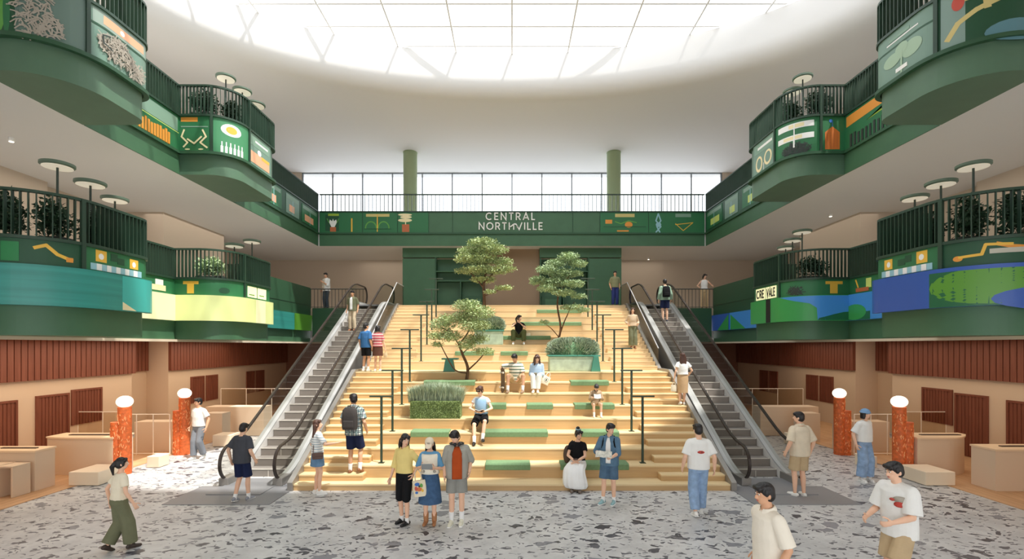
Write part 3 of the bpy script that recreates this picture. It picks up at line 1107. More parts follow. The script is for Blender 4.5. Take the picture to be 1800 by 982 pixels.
for m, side in ((1, 'left'), (-1, 'right')):
    L = m == 1
    # ---------------- upper level, near balcony
    pts = bulge(9.0, 11.3, 1.1)
    if L:
        pan = [(0, 1.74, mat('mural_slate_green', (104, 128, 118), .45), [('rect', 0, .75, .0, 1, G2), ('ell', .45, .45, .16, .5, GREEN_L), ('ell', .62, .4, .06, .45, G1), ('line', [(.45, .02), (.47, .5), (.5, .95)], .02, LIME),
                ('scribble', .98, .5, .28, .6, GREYART, 150, 1), ('scribble', 1.2, .2, .2, .2, GREYART, 60, 2), ('ell', .47, .62, .04, .05, YELLOW)]),
               (1.8, 3.5, G3, [('rect', 1.85, 3.2, .70, .98, mat('mural_pale', (150, 170, 158), .5)), ('rect', 2.05, 3.1, .76, .93, PEACH), ('ell', 2.5, .84, .06, .05, WHITE), ('rect', 1.8, 3.4, .66, .70, G2),
                ('scribble', 2.35, .38, .42, .25, GREYART, 240, 3), ('scribble', 2.8, .22, .25, .2, GREYART, 110, 4), ('line', [(2.15, .55), (2.0, .5), (2.02, .35), (2.2, .3)], .03, DARKART)])]
    else:
        pan = [(0, 1.74, G2, [('rect', 1.35, 1.7, 0, 1, mat('mural_mist', (134, 160, 150), .45)), ('line', [(.1, .95), (.6, .75), (1.2, .55), (1.45, .4), (1.6, .15)], .09, mat('mural_sand', (214, 196, 130), .5)), ('line', [(1.05, .55), (1.1, 1.05)], .1, mat('mural_sand', (214, 196, 130), .5)),
                ('line', [(1.08, .8), (1.35, .8)], .06, mat('mural_sand', (214, 196, 130), .5)), ('ell', .8, .85, .08, .18, GREEN_L), ('ell', 1.45, .78, .09, .14, RED), ('ell', 1.3, .98, .12, .05, RED), ('ell', .6, .05, .5, .2, mat('mural_lake', (96, 140, 150), .5))]),
               (1.8, 3.5, G3, [('rect', 1.8, 3.4, .66, .70, G2), ('line', [(2.1, .8), (2.9, .8)], .03, WHITE), ('rect', 2.3, 2.85, .84, .9, SAGE), ('ell', 2.25, .42, .24, .17, mat('mural_palm', (160, 188, 160), .5)), ('ell', 2.75, .42, .24, .14, mat('mural_palm', (160, 188, 160), .5)),
                ('ell', 2.5, .55, .17, .12, mat('mural_palm', (160, 188, 160), .5)), ('line', [(2.5, .05), (2.5, .5)], .05, mat('mural_palm', (160, 188, 160), .5)), ('rect', 2.35, 2.65, .1, .18, WHITE)])]
    gallery(m, pts, 3, 'balcony', ('upper near balcony at the left edge with a grey coral drawing and peach strip' if L else 'upper near balcony at the right edge painted with a red bird and pale palm'), 'balcony', 'rounded green balconies', pan, deck=True, posts=(1.77,))
    # ---------------- upper level, straight parapet
    if L:
        pan = [(0, 3.2, G1, [('rect', .1, 3.1, .55, .95, SAGE)] + bars(.15, 24, .03, .42, ORANGE) + [('rect', 1.2, 1.5, .58, .66, WHITE), ('line', [(.1, .5), (3.1, .5)], .02, LIME)])]
    else:
        pan = [(0, 3.2, G1, [('poly', [(.4, .75), (3.1, .65), (3.1, .95), (.4, .98)], ORANGE), ('poly', [(1.0, .55), (1.9, .95), (1.5, .6), (2.3, .5)], mat('mural_lime', (150, 180, 60), .5))] + bars(.3, 18, .02, .4, DARKART, .15, .07))]
    gallery(m, [(-10, 11.3), (-10, 14.5)], 3, 'gallery_parapet', ('straight upper parapet with a row of orange bars between the two left balconies' if L else 'straight upper parapet with an orange stripe between the two right balconies'), 'parapet', 'straight parapets', pan)
    # ---------------- upper level, far balcony
    pts = bulge(14.5, 17.3, .8)
    if L:
        pan = [(0.03, .98, G1, [('rect', .1, .6, .86, .99, ORANGE), ('rect', .1, .9, .70, .73, SAGE), ('line', [(.2, .62), (.12, .42), (.3, .25), (.18, .12)], .05, CREAM), ('line', [(.75, .62), (.85, .42), (.68, .25), (.88, .1)], .05, CREAM),
                ('line', [(.3, .35), (.5, .22), (.72, .42)], .05, CREAM), ('ell', .3, .05, .08, .02, CREAM), ('ell', .7, .05, .08, .02, CREAM)]),
               (1.02, 2.1, mat('mural_mid_green', (70, 140, 96), .5), [('ell', 1.5, .72, .28, .18, WHITE), ('ell', 1.5, .72, .15, .11, YELLOW)] + bottles(1.25, 6, .02, .34, WHITE)),
               (2.14, 3.5, G3, [('rect', 2.2, 3.4, .64, .95, SAGE), ('rect', 2.5, 3.3, .78, .84, WHITE), ('rect', 2.2, 3.4, .1, .45, PEACH), ('ell', 2.75, .52, .12, .09, WHITE), ('rect', 2.9, 3.4, .36, .46, YELLOW)])]
    else:
        pan = [(0.03, .75, G1, [('poly', [(.2, .05), (.2, .55), (.42, .72), (.64, .55), (.64, .05)], mat('mural_terracotta', (206, 116, 52), .5)), ('line', [(.42, .72), (.42, .9)], .02, BLUE), ('ell', .47, .88, .05, .05, BLUE)] + [('line', [(.28 + .1 * i, .08), (.28 + .1 * i, .55)], .012, BRICK) for i in range(4)]),
               (.8, 2.1, G1, [('rect', .95, 1.95, .76, .93, WHITE), ('rect', 1.2, 1.6, .79, .90, CREAM), ('rect', .95, 1.95, .42, .58, WHITE), ('rect', 1.25, 1.75, .45, .55, CREAM), ('line', [(1.45, .42), (1.45, .9)], .03, WHITE), ('scribble', 1.4, .12, .36, .2, DARKART, 180, 9), ('rect', 1.43, 1.47, .2, .42, WHITE)]),
               (2.14, 3.5, G3, [('rect', 2.2, 3.4, .66, .95, SAGE), ('rect', 2.3, 3.2, .78, .86, WHITE), ('ell', 2.55, .35, .24, .24, CREAM), ('ell', 2.55, .36, .16, .17, G3), ('ell', 3.1, .3, .22, .26, CREAM), ('ell', 3.1, .31, .14, .18, G3), ('line', [(2.8, .02), (2.8, .25)], .03, WHITE)])]
    gallery(m, pts, 3, 'balcony', ('upper far balcony on the left with a yellow sun and white bottles painted on it' if L else 'upper far balcony on the right painted with white bars and a terracotta tower'), 'balcony', 'rounded green balconies', pan, deck=True, posts=(1.0 if L else .77, 2.12))
    # ---------------- upper level, far parapet
    pan = [(0, 7.58, G2, [])]
    ops = []
    for i, (ua, ub) in enumerate(((.15, 1.9), (2.2, 3.6), (4.0, 5.3), (5.6, 7.4))):
        ops += [('rect', ua, ub, .08, .92, G1 if i % 2 == m % 2 else G3), ('rect', ua + .1, ub - .1, .72, .88, SAGE), ('rect', ua + .3, ub - .5, .2, .5, PEACH if L else LIME), ('line', [((ua + ub) / 2, .1), ((ua + ub) / 2, .7)], .05, PALEBLUE)]
    pan = [(0, 7.58, G2, ops)]
    gallery(m, [(-10, 17.3), (-10, 24.88)], 3, 'gallery_parapet', 'long straight upper parapet on the %s running back to the green sign' % side, 'parapet', 'straight parapets', pan)
    # ---------------- middle level, near balcony
    pts = bulge(8.75, 11.3, 1.1)
    if L:
        pan = [(0, 1.84, G2, [('rect', 0, .55, .55, .95, YELLOW), ('rect', 0, .6, .1, .45, YELLOW), ('rect', .75, 1.0, .1, .9, GREEN_B), ('line', [(1.2, .7), (1.35, .85), (1.5, .5), (1.7, .3)], .06, YELLOW), ('rect', 1.62, 1.72, .22, .42, ORANGE)]),
               (1.9, 3.6, G1, [('rect', 2.1, 2.35, .45, .98, YELLOW), ('ell', 2.22, .7, .06, .14, WHITE), ('rect', 2.45, 2.62, .6, .95, G2), ('rect', 2.62, 2.8, .5, .8, G2), ('rect', 2.95, 3.18, .42, .9, YELLOW), ('ell', 3.06, .64, .05, .14, WHITE)] + checker(2.0, .05, 11, .115, .3, WHITE, PALEBLUE))]
        scr = [(0, 3.52, LTEAL, [('rect', 2.62, 3.5, .02, .98, LTEAL2), ('poly', [(2.62, .02), (3.0, .02), (2.62, .25)], CREAM)])]
    else:
        pan = [(0, 1.84, G2, [('line', [(.1, .3), (.5, .6), (.9, .7), (1.1, .85)], .07, ORANGE), ('ell', 1.62, .35, .07, .12, ORANGE), ('line', [(1.6, .4), (1.3, .45), (1.25, .85), (.9, .8)], .05, YELLOW), ('rect', .7, 1.2, .45, .65, mat('mural_stone', (190, 186, 170), .5))]),
               (1.9, 3.6, G1, [('rect', 2.12, 2.37, .42, .98, YELLOW), ('ell', 2.25, .7, .06, .14, WHITE), ('rect', 2.5, 2.66, .6, .92, G2), ('rect', 2.66, 2.85, .5, .8, G2), ('rect', 3.0, 3.22, .42, .92, YELLOW), ('ell', 3.1, .66, .05, .14, WHITE)] + checker(2.02, .05, 11, .115, .3, WHITE, PALEBLUE))]
        scr = [(0, 3.52, LBLUE, [('rect', 0, 2.0, .0, 1., LDGREEN), ('ell', 1.2, .5, .8, .46, LOLIVE), ('ell', .3, .15, .9, .3, LBLUE), ('rect', .0, 2.0, .9, 1., LBLUE)])]
    gallery(m, pts, 2, 'balcony', ('near balcony of the middle level at the left edge with the teal display band' if L else 'near balcony of the middle level at the right edge with the dark blue display band'), 'balcony', 'rounded green balconies', pan, deck=True, posts=(1.87,), screens=scr)
    if L:
        pan = [(0, 3.2, G1, [('rect', .5, .75, .3, .9, YELLOW), ('rect', .9, 1.1, .1, .8, G2), ('rect', 1.5, 1.8, .55, .9, LIME), ('rect', 1.9, 2.6, .15, .5, CREAM), ('rect', 2.2, 2.5, .5, .85, WHITE)])]
        scr = [(0.1, 3.2, LLIME2, [])]
    else:
        pan = [(0, 3.2, G1, [('rect', .8, 1.1, .5, .9, YELLOW), ('rect', .9, 1.2, .1, .45, WHITE), ('rect', 2.1, 2.3, .3, .9, LIME), ('rect', 2.2, 2.7, .1, .35, BRICK), ('line', [(2.6, .4), (2.7, .9)], .05, YELLOW)])]
        scr = [(0.1, 3.2, LSKY, [('rect', 2.0, 3.2, .0, .3, LDGREEN), ('ell', 2.6, .3, .45, .3, LGREEN)])]
    gallery(m, [(-10, 11.3), (-10, 14.3)], 2, 'gallery_parapet', ('straight middle parapet with the pale lime band between the two left balconies' if L else 'straight middle parapet with the sky blue band between the two right balconies'), 'parapet', 'straight parapets', pan, screens=scr, posts=(1.5,))
    pts = bulge(14.3, 17.0, .9)
    if L:
        pan = [(0.03, 2.0, G1, [('rect', .3, .75, .72, .92, YELLOW), ('rect', .42, .62, .1, .75, YELLOW), ('ell', 1.4, .35, .14, .2, G2)]),
               (2.05, 3.6, G1, [('rect', 2.2, 2.75, .12, .9, LIT), ('rect', 2.8, 3.35, .12, .9, LIT), ('line', [(2.28, .3), (2.6, .3)], .03, GREEN_L), ('line', [(2.9, .35), (3.2, .35)], .03, GREEN_L)])]
        scr = [(0, 3.7, LLIME, [('rect', 2.5, 3.1, 0, 1, LLIME2)])]
    else:
        pan = [(0.03, 2.0, G1, [('rect', .25, .75, .72, .92, YELLOW), ('rect', .4, .62, .1, .75, YELLOW), ('scribble', 1.5, .35, .2, .25, DARKART, 50, 5)]),
               (2.05, 3.6, G1, [])]
        scr = [(0, 3.7, LGREEN, [('poly', [(0, .98), (.8, .98), (1.9, .98), (1.5, .8), (1.15, .68), (1.0, .5), (.98, .02), (0, .02)], LSKY), ('poly', [(0, .02), (.98, .02), (.95, .1), (.6, .24), (.3, .33), (0, .36)], LDGREEN), ('rect', 2.35, 2.62, .0, 1.0, BLACK)])]
    R, pth = gallery(m, pts, 2, 'balcony', ('far balcony of the middle level on the left with the lime display band' if L else 'far right middle level balcony whose green display band is split by a black gap'), 'balcony', 'rounded green balconies', pan, deck=True, posts=(2.02,), screens=scr)
    if not L:
        # lit sign on the balcony front
        sg = empty('lit_sign', 'small glowing cream sign with dark letters on the far right middle balcony', 'sign', (pth.at(2.75, .05)[0][0], pth.at(2.75, .05)[0][1], 5.1))
        for (ua, ub, txt) in ((2.85, 3.42, 'CRE'), (2.18, 2.78, 'VALE')):
            mb = MB()
            pth.ribbon(mb, ua, ub, 4.94, 5.32, .045, .07, LIT)
            o = mb.build('light_box', sg); o.location = -sg.location
            uu = ub - .05
            tot = sum(GLYPH[c][0] for c in txt)
            sc_ = (ub - ua - .1) / (tot + .2 * (len(txt) - 1))
            for c in txt:
                mb = MB()
                for st in GLYPH[c][1]:
                    def pl(p, d, uu=uu):
                        (x, y), _ = pth.at(uu - p.x * sc_, .071 + d)
                        return (x, y, 5.0 + p.y * .26)
                    stroke_mb(mb, st, .2, pl, BLACK, 0, .008)
                o = mb.build('letter', sg); o.location = -sg.location
                uu -= (GLYPH[c][0] + .2) * sc_
    # middle level, solid green parapet to the escalator head
    scr = [(0, 4.9, LTEAL if L else LSKY, [] if L else [('ell', 1.2, .2, .8, .3, LDGREEN), ('poly', [(3.4, .0), (4.8, .0), (4.8, .9)], LGREEN)]), (5.0, 6.85, LOLIVE if L else LBLUE, [] if L else [('poly', [(5.0, .0), (6.2, .0), (5.0, .95)], LGREEN)])]
    gallery(m, [(-10, 17.0), (-10, 23.9)], 2, 'gallery_parapet', 'solid dark green parapet of the middle level on the %s near the escalator head' % side, 'parapet', 'straight parapets', [], screens=scr, solid=True)
    # return across to the escalator
    gallery(m, [(-9.95, 23.9), (-7.2, 23.9)], 2, 'landing_edge_wall', 'low dark green edge wall under the landing railing beside the %s escalator' % side, 'wall panel', 'landing edge walls',
            [], screens=[], solid=True) if False else None
    x0, x1 = sorted((-9.82 * m, -7.15 * m))
    mb = MB().box(x0, x1, 23.78, 23.9, ZB2, Z2 + .02, GREEN_D)
    o = mb.build('landing_edge_wall', bevel=.01)
    tag(o, 'dark green edge wall below the landing railing beside the %s escalator' % side, 'wall panel', 'landing edge walls')

# ---------------------------------------------------------------- back gallery with the sign
pts = [(-9.9, 24.9), (9.9, 24.9)]
ops = [('rect', .3, 1.0, .08, .9, G2), ('rect', .55, .85, .05, .28, BRICK), ('poly', [(.62, .28), (.78, .28), (.9, .52), (.86, .66), (.76, .56), (.70, .70), (.64, .56), (.54, .66), (.50, .52)], WHITE), ('line', [(.4, .7), (.5, .5)], .04, GREEN_L), ('line', [(1.0, .7), (.9, .5)], .04, GREEN_L), ('rect', .45, 1.0, .84, .95, mat('mural_lime', (150, 180, 60), .5)),
       ('rect', 1.63, 1.70, .04, .72, YELLOW), ('line', A_(2.65, .22, .28, .33, 0, 180, 10), .06, GREEN_L), ('line', A_(3.3, .22, .28, .33, 0, 180, 10), .06, GREEN_L), ('rect', 2.4, 3.6, .80, .94, mat('mural_tan', (206, 190, 120), .5)), ('line', [(2.98, .05), (2.98, .9)], .05, YELLOW), ('rect', 2.3, 3.7, .18, .20, G2),
       ('rect', 4.25, 4.62, .03, .42, BRICK), ('ell', 4.4, .62, .36, .09, CREAM), ('ell', 4.45, .78, .3, .07, CREAM), ('ell', 4.4, .9, .36, .06, CREAM), ('line', [(4.43, .42), (4.43, .9)], .05, CREAM)]
ops2 = [('rect', 15.2, 16.2, .78, .95, mat('mural_tan', (206, 190, 120), .5)), ('rect', 14.7, 15.05, .45, .65, ORANGE), ('ell', 15.9, .4, .2, .15, ORANGE), ('line', [(15.2, .55), (15.5, .45), (15.9, .6), (16.3, .5)], .05, GREEN_L), ('rect', 14.6, 16.8, .28, .31, G2), ('rect', 15.3, 15.9, .05, .12, ORANGE),
        ('line', [(17.5, .02), (17.35, .3), (17.55, .6), (17.42, .95)], .07, PALEBLUE), ('line', [(17.3, .02), (17.55, .3), (17.3, .6), (17.42, .95)], .07, PALEBLUE), ('ell', 17.43, .4, .14, .12, PALEBLUE),
        ('rect', 18.3, 19.1, .78, .95, SAGE), ('line', [(18.3, .45), (18.7, .1), (19.2, .5), (18.3, .4)], .035, YELLOW)]
OPU = lambda o: o[1] if not isinstance(o[1], list) else o[1][0][0]
gallery(1, pts, 3, 'gallery_parapet', 'straight green parapet across the back carrying the white lettering', 'parapet', None,
        [(0, 2.2, G1, [o for o in ops if OPU(o) < 2.2]), (2.24, 4.0, G1, [o for o in ops if 2.2 < OPU(o) < 4.0]), (4.04, 5.6, G1, [o for o in ops if OPU(o) > 4.0]), (5.64, 6.83, GREEN_M, []), (6.87, 13.0, GREEN_M, []), (13.04, 14.4, GREEN_M, []), (14.44, 16.9, G1, ops2[:6]), (16.94, 19.8, G1, ops2[6:])],
        fin_step=.2)
sign = empty('wall_sign', 'white two line lettering on the green back parapet', 'sign', (0, 24.86, 9.3))
word('CENTRAL', *(at(854, 0, 24.84).x, 9.87, .37, at(940.5, 0, 24.84).x - at(854, 0, 24.84).x, 24.85, WHITE, sign))
word('NORTH~ILLE', *(at(841.5, 0, 24.84).x, 9.37, .37, at(954, 0, 24.84).x - at(841.5, 0, 24.84).x, 24.85, WHITE, sign))

# ---------------------------------------------------------------- green feature wall under it
fw = empty('feature_wall', 'dark green panelled shelf wall behind the top of the stairs', 'shelving', (0, 25.4, Z2))
def FB(mb, nm, **k):
    return mb.build(nm, fw, **k)
for s in (-1, 1):
    a, b = sorted((s * 5.75, s * 4.05)); FB(MB().box(a, b, 0, .3, 0, 2.75, GREEN_M), 'side_panel', bevel=.01)
    a, b = sorted((s * 5.75, s * 1.45)); FB(MB().box(a, b, -.02, .3, 2.8, 3.3, GREEN_M), 'header_panel', bevel=.01)
    a, b = sorted((s * 4.0, s * 1.5)); FB(MB().box(a, b, .5, .55, 0, 2.8, GREEN_M), 'shelf_back')
    for z in (.02, 1.55, 2.05):
        FB(MB().box(a, b, .02, .5, z, z + .05, GREEN_M), 'shelf', bevel=.005)
    for x in ((s * 4.02), (s * 1.5), (s * 2.7)):
        FB(MB().box(x - .03, x + .03, .0, .52, 0, 2.8 if abs(x) != 2.7 else 1.55, GREEN_D), 'upright')
    xs = sorted((s * 2.6, s * 1.55))
    FB(MB().box(xs[0], xs[1], .1, .5, .07, .75, GREEN_D), 'cupboard', bevel=.01)
    FB(MB().box(xs[0] + .2, xs[1] - .1, .08, .1, .2, .62, GREEN_M), 'cupboard_door', bevel=.005)
FB(MB().box(-1.45, 1.45, .32, .4, 0, 3.3, mat('brown_recess', (152, 128, 104), .7)), 'recess_panel')
# ================================================================== PLANTS, LAMPS, KIOSKS
LEAF_A = mat('leaf_fresh', (172, 188, 132), .6, noise=.35, nscale=3)
LEAF_B = mat('leaf_soft', (168, 190, 142), .6, noise=.35, nscale=3)
LEAF_C = mat('leaf_grey', (172, 186, 160), .7, noise=.3, nscale=4)
LEAF_D = mat('leaf_dark', (38, 66, 40), .6, noise=.3, nscale=3)
BARK = mat('bark', (104, 76, 54), .9, noise=.3, nscale=12, bump=.4, bscale=30)
def leaf_cloud(blobs, n, size, m, seed, flat=.55, stalk=2.0):
    rnd = random.Random(seed)
    mb = MB()
    tot = sum(b[1][0] * b[1][1] for b in blobs)
    for c, r in blobs:
        k = int(n * r[0] * r[1] / tot)
        for _ in range(k):
            d = Vector((rnd.gauss(0, 1), rnd.gauss(0, 1), rnd.gauss(0, 1))).normalized()
            q = rnd.random() ** .45
            p = Vector(c) + Vector((d.x * r[0], d.y * r[1], d.z * r[2])) * q
            ax = Vector((rnd.gauss(0, 1), rnd.gauss(0, 1), rnd.gauss(0, flat))).normalized()
            nn = Vector((rnd.gauss(0, .6), rnd.gauss(0, .6), 1)).normalized()
            b = ax.cross(nn).normalized()
            L = size * rnd.uniform(.7, 1.3)
            w = L / stalk
            mid = p + ax * L * .5 + nn * L * .08
            mb.add([p, mid + b * w * .5, p + ax * L, mid - b * w * .5], [(0, 1, 2, 3)], m)
    return mb
def branch(mb, pts, r0, r1, m):
    # smooth polyline
    P = [Vector(p) for p in pts]
    out = []
    N = len(P)
    for i in range(N - 1):
        a, b, c, d = P[max(i - 1, 0)], P[i], P[i + 1], P[min(i + 2, N - 1)]
        for t in (0, .25, .5, .75):
            out.append(.5 * ((2 * b) + (c - a) * t + (2 * a - 5 * b + 4 * c - d) * t * t + (3 * b - a - 3 * c + d) * t ** 3))
    out.append(P[-1])
    n = len(out)
    mb.tube(out, [r0 + (r1 - r0) * i / (n - 1) for i in range(n)], m, 8)
def tree(label, base, limbs, blobs, n, size, leaf, seed):
    t = empty('tree', label, 'tree', base, 0, 'trees on the stairs')
    mb = MB()
    for pts, r0, r1 in limbs:
        branch(mb, pts, r0, r1, BARK)
    mb.build('trunk', t, smooth=True)
    leaf_cloud(blobs, n, size, leaf, seed).build('foliage', t)
    return t
def px_blob(base, D, cx, cy, rx, ry, ry_d=None):
    p = at(cx, cy, D) - Vector(base)
    k = D / FPX
    return ((p.x, p.y + random.uniform(-.3, .3), p.z), (rx * k, (ry_d or rx) * k, ry * k))
def px_pt(base, D, x, y, dy=0.0):
    p = at(x, y, D + dy) - Vector(base)
    return (p.x, p.y, p.z)
# front left tree
b1 = (at(820, 0, 15.75).x, 15.75, 2.27); D = 15.75
q = lambda x, y, d=0: px_pt(b1, D, x, y, d)
tree('front left tree with a forked trunk growing beside the grass planter', b1,
     [([(0, 0, 0), q(822, 645), q(812, 620), q(806, 600)], .055, .035), ([q(822, 655), q(800, 650, -.1), q(783, 622, -.2), q(772, 600, -.2)], .025, .015), ([q(821, 652), q(842, 632, .1), q(858, 612, .2)], .03, .012),
      ([q(806, 606), q(822, 585), q(830, 560)], .032, .012), ([q(806, 604), q(792, 585), q(775, 575)], .025, .01), ([q(812, 622), q(835, 600), q(845, 585)], .018, .008)],
     [px_blob(b1, D, *a) for a in ((822, 538, 28, 12), (845, 550, 28, 12), (812, 558, 26, 11), (835, 572, 30, 12), (778, 570, 26, 12), (790, 590, 26, 10), (768, 590, 16, 8), (838, 595, 24, 10), (822, 605, 18, 9), (850, 617, 20, 6), (770, 605, 12, 5), (785, 560, 14, 8))],
     11000, .07, LEAF_A, 11)
D = 20.3; b2 = (at(852, 0, 20.3).x, 20.3, 4.65)
q = lambda x, y, d=0: px_pt(b2, D, x, y, d)
tree('tall back left tree standing before the green wall', b2,
     [([(0, 0, 0), q(851, 520), q(850, 500), q(854, 480)], .07, .04), ([q(850, 506), q(838, 490), q(825, 478)], .04, .014), ([q(852, 495), q(870, 478), q(882, 468)], .04, .012), ([q(854, 482), q(852, 460), q(848, 440)], .03, .012), ([q(851, 520), q(872, 512), q(890, 503)], .02, .008)],
     [px_blob(b2, D, *a) for a in ((848, 427, 28, 9), (830, 440, 28, 9), (870, 440, 26, 9), (818, 456, 22, 8), (850, 456, 32, 10), (884, 458, 20, 8), (840, 474, 30, 9), (872, 475, 26, 8), (810, 474, 14, 5), (895, 474, 14, 5), (850, 490, 24, 6), (885, 506, 18, 4), (862, 514, 12, 3))],
     11000, .09, LEAF_A, 12)
D = 18.4; b3 = (at(978, 0, 18.4).x, 18.4, 3.45)
q = lambda x, y, d=0: px_pt(b3, D, x, y, d)
tree('slender right tree growing behind the round shrub planter', b3,
     [([(0, 0, 0), q(984, 588), q(985, 570), q(980, 540), q(981, 520)], .045, .03), ([q(982, 592), q(970, 578), q(960, 570)], .02, .01), ([q(985, 585), q(992, 565), q(998, 552)], .028, .02), ([q(998, 552), q(1003, 540), q(1010, 530)], .015, .008), ([q(981, 522), q(972, 500), q(965, 480)], .024, .01), ([q(981, 520), q(995, 495), q(1005, 475)], .024, .01)],
     [px_blob(b3, D, *a) for a in ((998, 453, 20, 8), (1015, 464, 18, 7), (978, 462, 20, 8), (960, 476, 20, 8), (990, 480, 28, 9), (1012, 480, 14, 5), (946, 492, 18, 7), (975, 496, 26, 8), (1005, 500, 22, 7), (960, 508, 18, 6), (990, 515, 22, 6), (1018, 520, 16, 4), (1005, 540, 22, 5), (1025, 545, 12, 4), (957, 566, 10, 4), (940, 496, 10, 5))],
     11000, .08, LEAF_B, 13)

# planters
def blades(x0, x1, y0, y1, z, h, n, m, seed, lean=.35, w=.012, dome=0.0):
    rnd = random.Random(seed); mb = MB()
    for _ in range(n):
        x, y = rnd.uniform(x0, x1), rnd.uniform(y0, y1)
        fx = (x - (x0 + x1) / 2) / ((x1 - x0) / 2)
        k = 1 - dome * fx * fx
        hh = h * rnd.uniform(.55, 1.1) * k
        a = rnd.uniform(0, 2 * PI); l = rnd.uniform(0, lean) * hh
        d = Vector((math.cos(a), math.sin(a), 0)); s_ = Vector((-d.y, d.x, 0)) * w
        p = Vector((x, y, z))
        m1 = p + d * l * .3 + Vector((0, 0, hh * .6)); e = p + d * l + Vector((0, 0, hh))
        mb.add([p - s_, p + s_, m1 + s_ * .8, m1 - s_ * .8, e], [(0, 1, 2, 3), (3, 2, 4)], m)
    return mb
def planter_grass():
    z = RISE * 9
    x0, x1 = at(720, 0, stepD(9)).x, at(809, 0, stepD(9)).x
    y0, y1 = stepD(9) + .02, stepD(11) + .9
    y1 = stepD(11) - .03
    t = empty('grass_planter', 'planter box wrapped in short green turf with feathery pale grass on top', 'planter', ((x0 + x1) / 2, y0, z))
    hw = (x1 - x0) / 2
    MB().box(-hw, hw, 0.02, y1 - y0, 0, .50, mat('turf_base', (120, 140, 88), .9, noise=.3, nscale=10)).build('box', t, bevel=.02)
    rnd = random.Random(3); mb = MB()
    TUR = mat('turf', (152, 170, 106), .8, noise=.35, nscale=6)
    for _ in range(2600):
        x, zz = rnd.uniform(-hw, hw), rnd.uniform(0.0, .5)
        p = Vector((x, .02, zz)); d = Vector((rnd.gauss(0, .4), -1, rnd.gauss(-.3, .5))).normalized()
        s_ = Vector((rnd.gauss(0, 1), 0, rnd.gauss(0, 1))).normalized() * .012
        mb.add([p - s_, p + s_, p + d * rnd.uniform(.03, .06)], [(0, 1, 2)], TUR)
    mb.build('turf_face', t)
    m2 = blades(-hw - .05, hw + .05, .05, y1 - y0, .45, .55, 4200, LEAF_C, 4, .8, .008, .25)
    m2.build('grass', t)
planter_grass()
def planter_mound(label, cx0, cx1, D, z, h, mh, seed, teal=True, dp=.8):
    x0, x1 = at(cx0, 0, D).x, at(cx1, 0, D).x
    t = empty('shrub_planter', label, 'planter', ((x0 + x1) / 2, D, z), 0, 'round shrub planters')
    hw = (x1 - x0) / 2
    BOX = mat('planter_sage', (184, 200, 176), .6, noise=.2, nscale=5)
    MB().box(-hw * .93, hw * .93, .03, dp - .05, 0, h, BOX).build('box', t, bevel=.02)
    TE = mat('teal_paint', (74, 142, 122), .5)
    MB().box(-hw, hw, 0, dp, h, h + .05, TE).build('top_board', t, bevel=.01)
    if teal:
        mb = MB().prism([(hw * .62, 0), (hw * .98, 0), (hw * .9, h), (hw * .72, h)], 1, -.12, .03, TE)
        mb.build('trestle_leg', t, bevel=.01)
    m1 = MB(); m1.ell((0, dp / 2, h + .05), (hw * .93, dp * .39, mh * .66), mat('mound_core', (96, 128, 92), .9)); m1.build('mound', t, smooth=True)
    rnd = random.Random(seed); mb = MB()
    for _ in range(4200):
        a, e = rnd.uniform(0, 2 * PI), rnd.uniform(0, PI / 2)
        d = Vector((math.cos(a) * math.cos(e), math.sin(a) * math.cos(e), math.sin(e)))
        q_ = lambda v: math.copysign(abs(v) ** .6, v)
        p = Vector((q_(d.x) * hw * .93, dp / 2 + q_(d.y) * dp * .38, h + .05 + q_(d.z) * mh * .66))
        g = (d + Vector((rnd.gauss(0, .35), rnd.gauss(0, .35), .4))).normalized()
        s_ = g.cross(Vector((rnd.gauss(0, 1), rnd.gauss(0, 1), rnd.gauss(0, 1)))).normalized() * .014
        l = rnd.uniform(.07, .16)
        mb.add([p - s_, p + s_, p + g * l + s_ * .6, p + g * l - s_ * .6], [(0, 1, 2, 3)], LEAF_C)
    mb.build('foliage', t)
planter_mound('right shrub planter with a teal trestle leg beside the seated couple', 963, 1056, 16.25, RISE * 17, .5, .72, 5)
planter_mound('back left shrub planter with pale foliage under the tall tree', 832, 886, stepD(23) + .02, RISE * 23, .52, .62, 6, False, .52)
x = at(790, 0, 16.2).x
tt = empty('teal_stool', 'tapered teal stool behind the front left tree', 'stool', (x, 16.2, RISE * 17))
MB().prism([(-.19, 0), (.19, 0), (.12, .40), (-.12, .40)], 1, -.16, .16, mat('teal_paint', (74, 142, 122), .5)).build('base', tt, bevel=.01)
MB().box(-.24, .30, -.2, .2, .40, .45, mat('teal_paint', (74, 142, 122), .5)).build('seat', tt, bevel=.01)

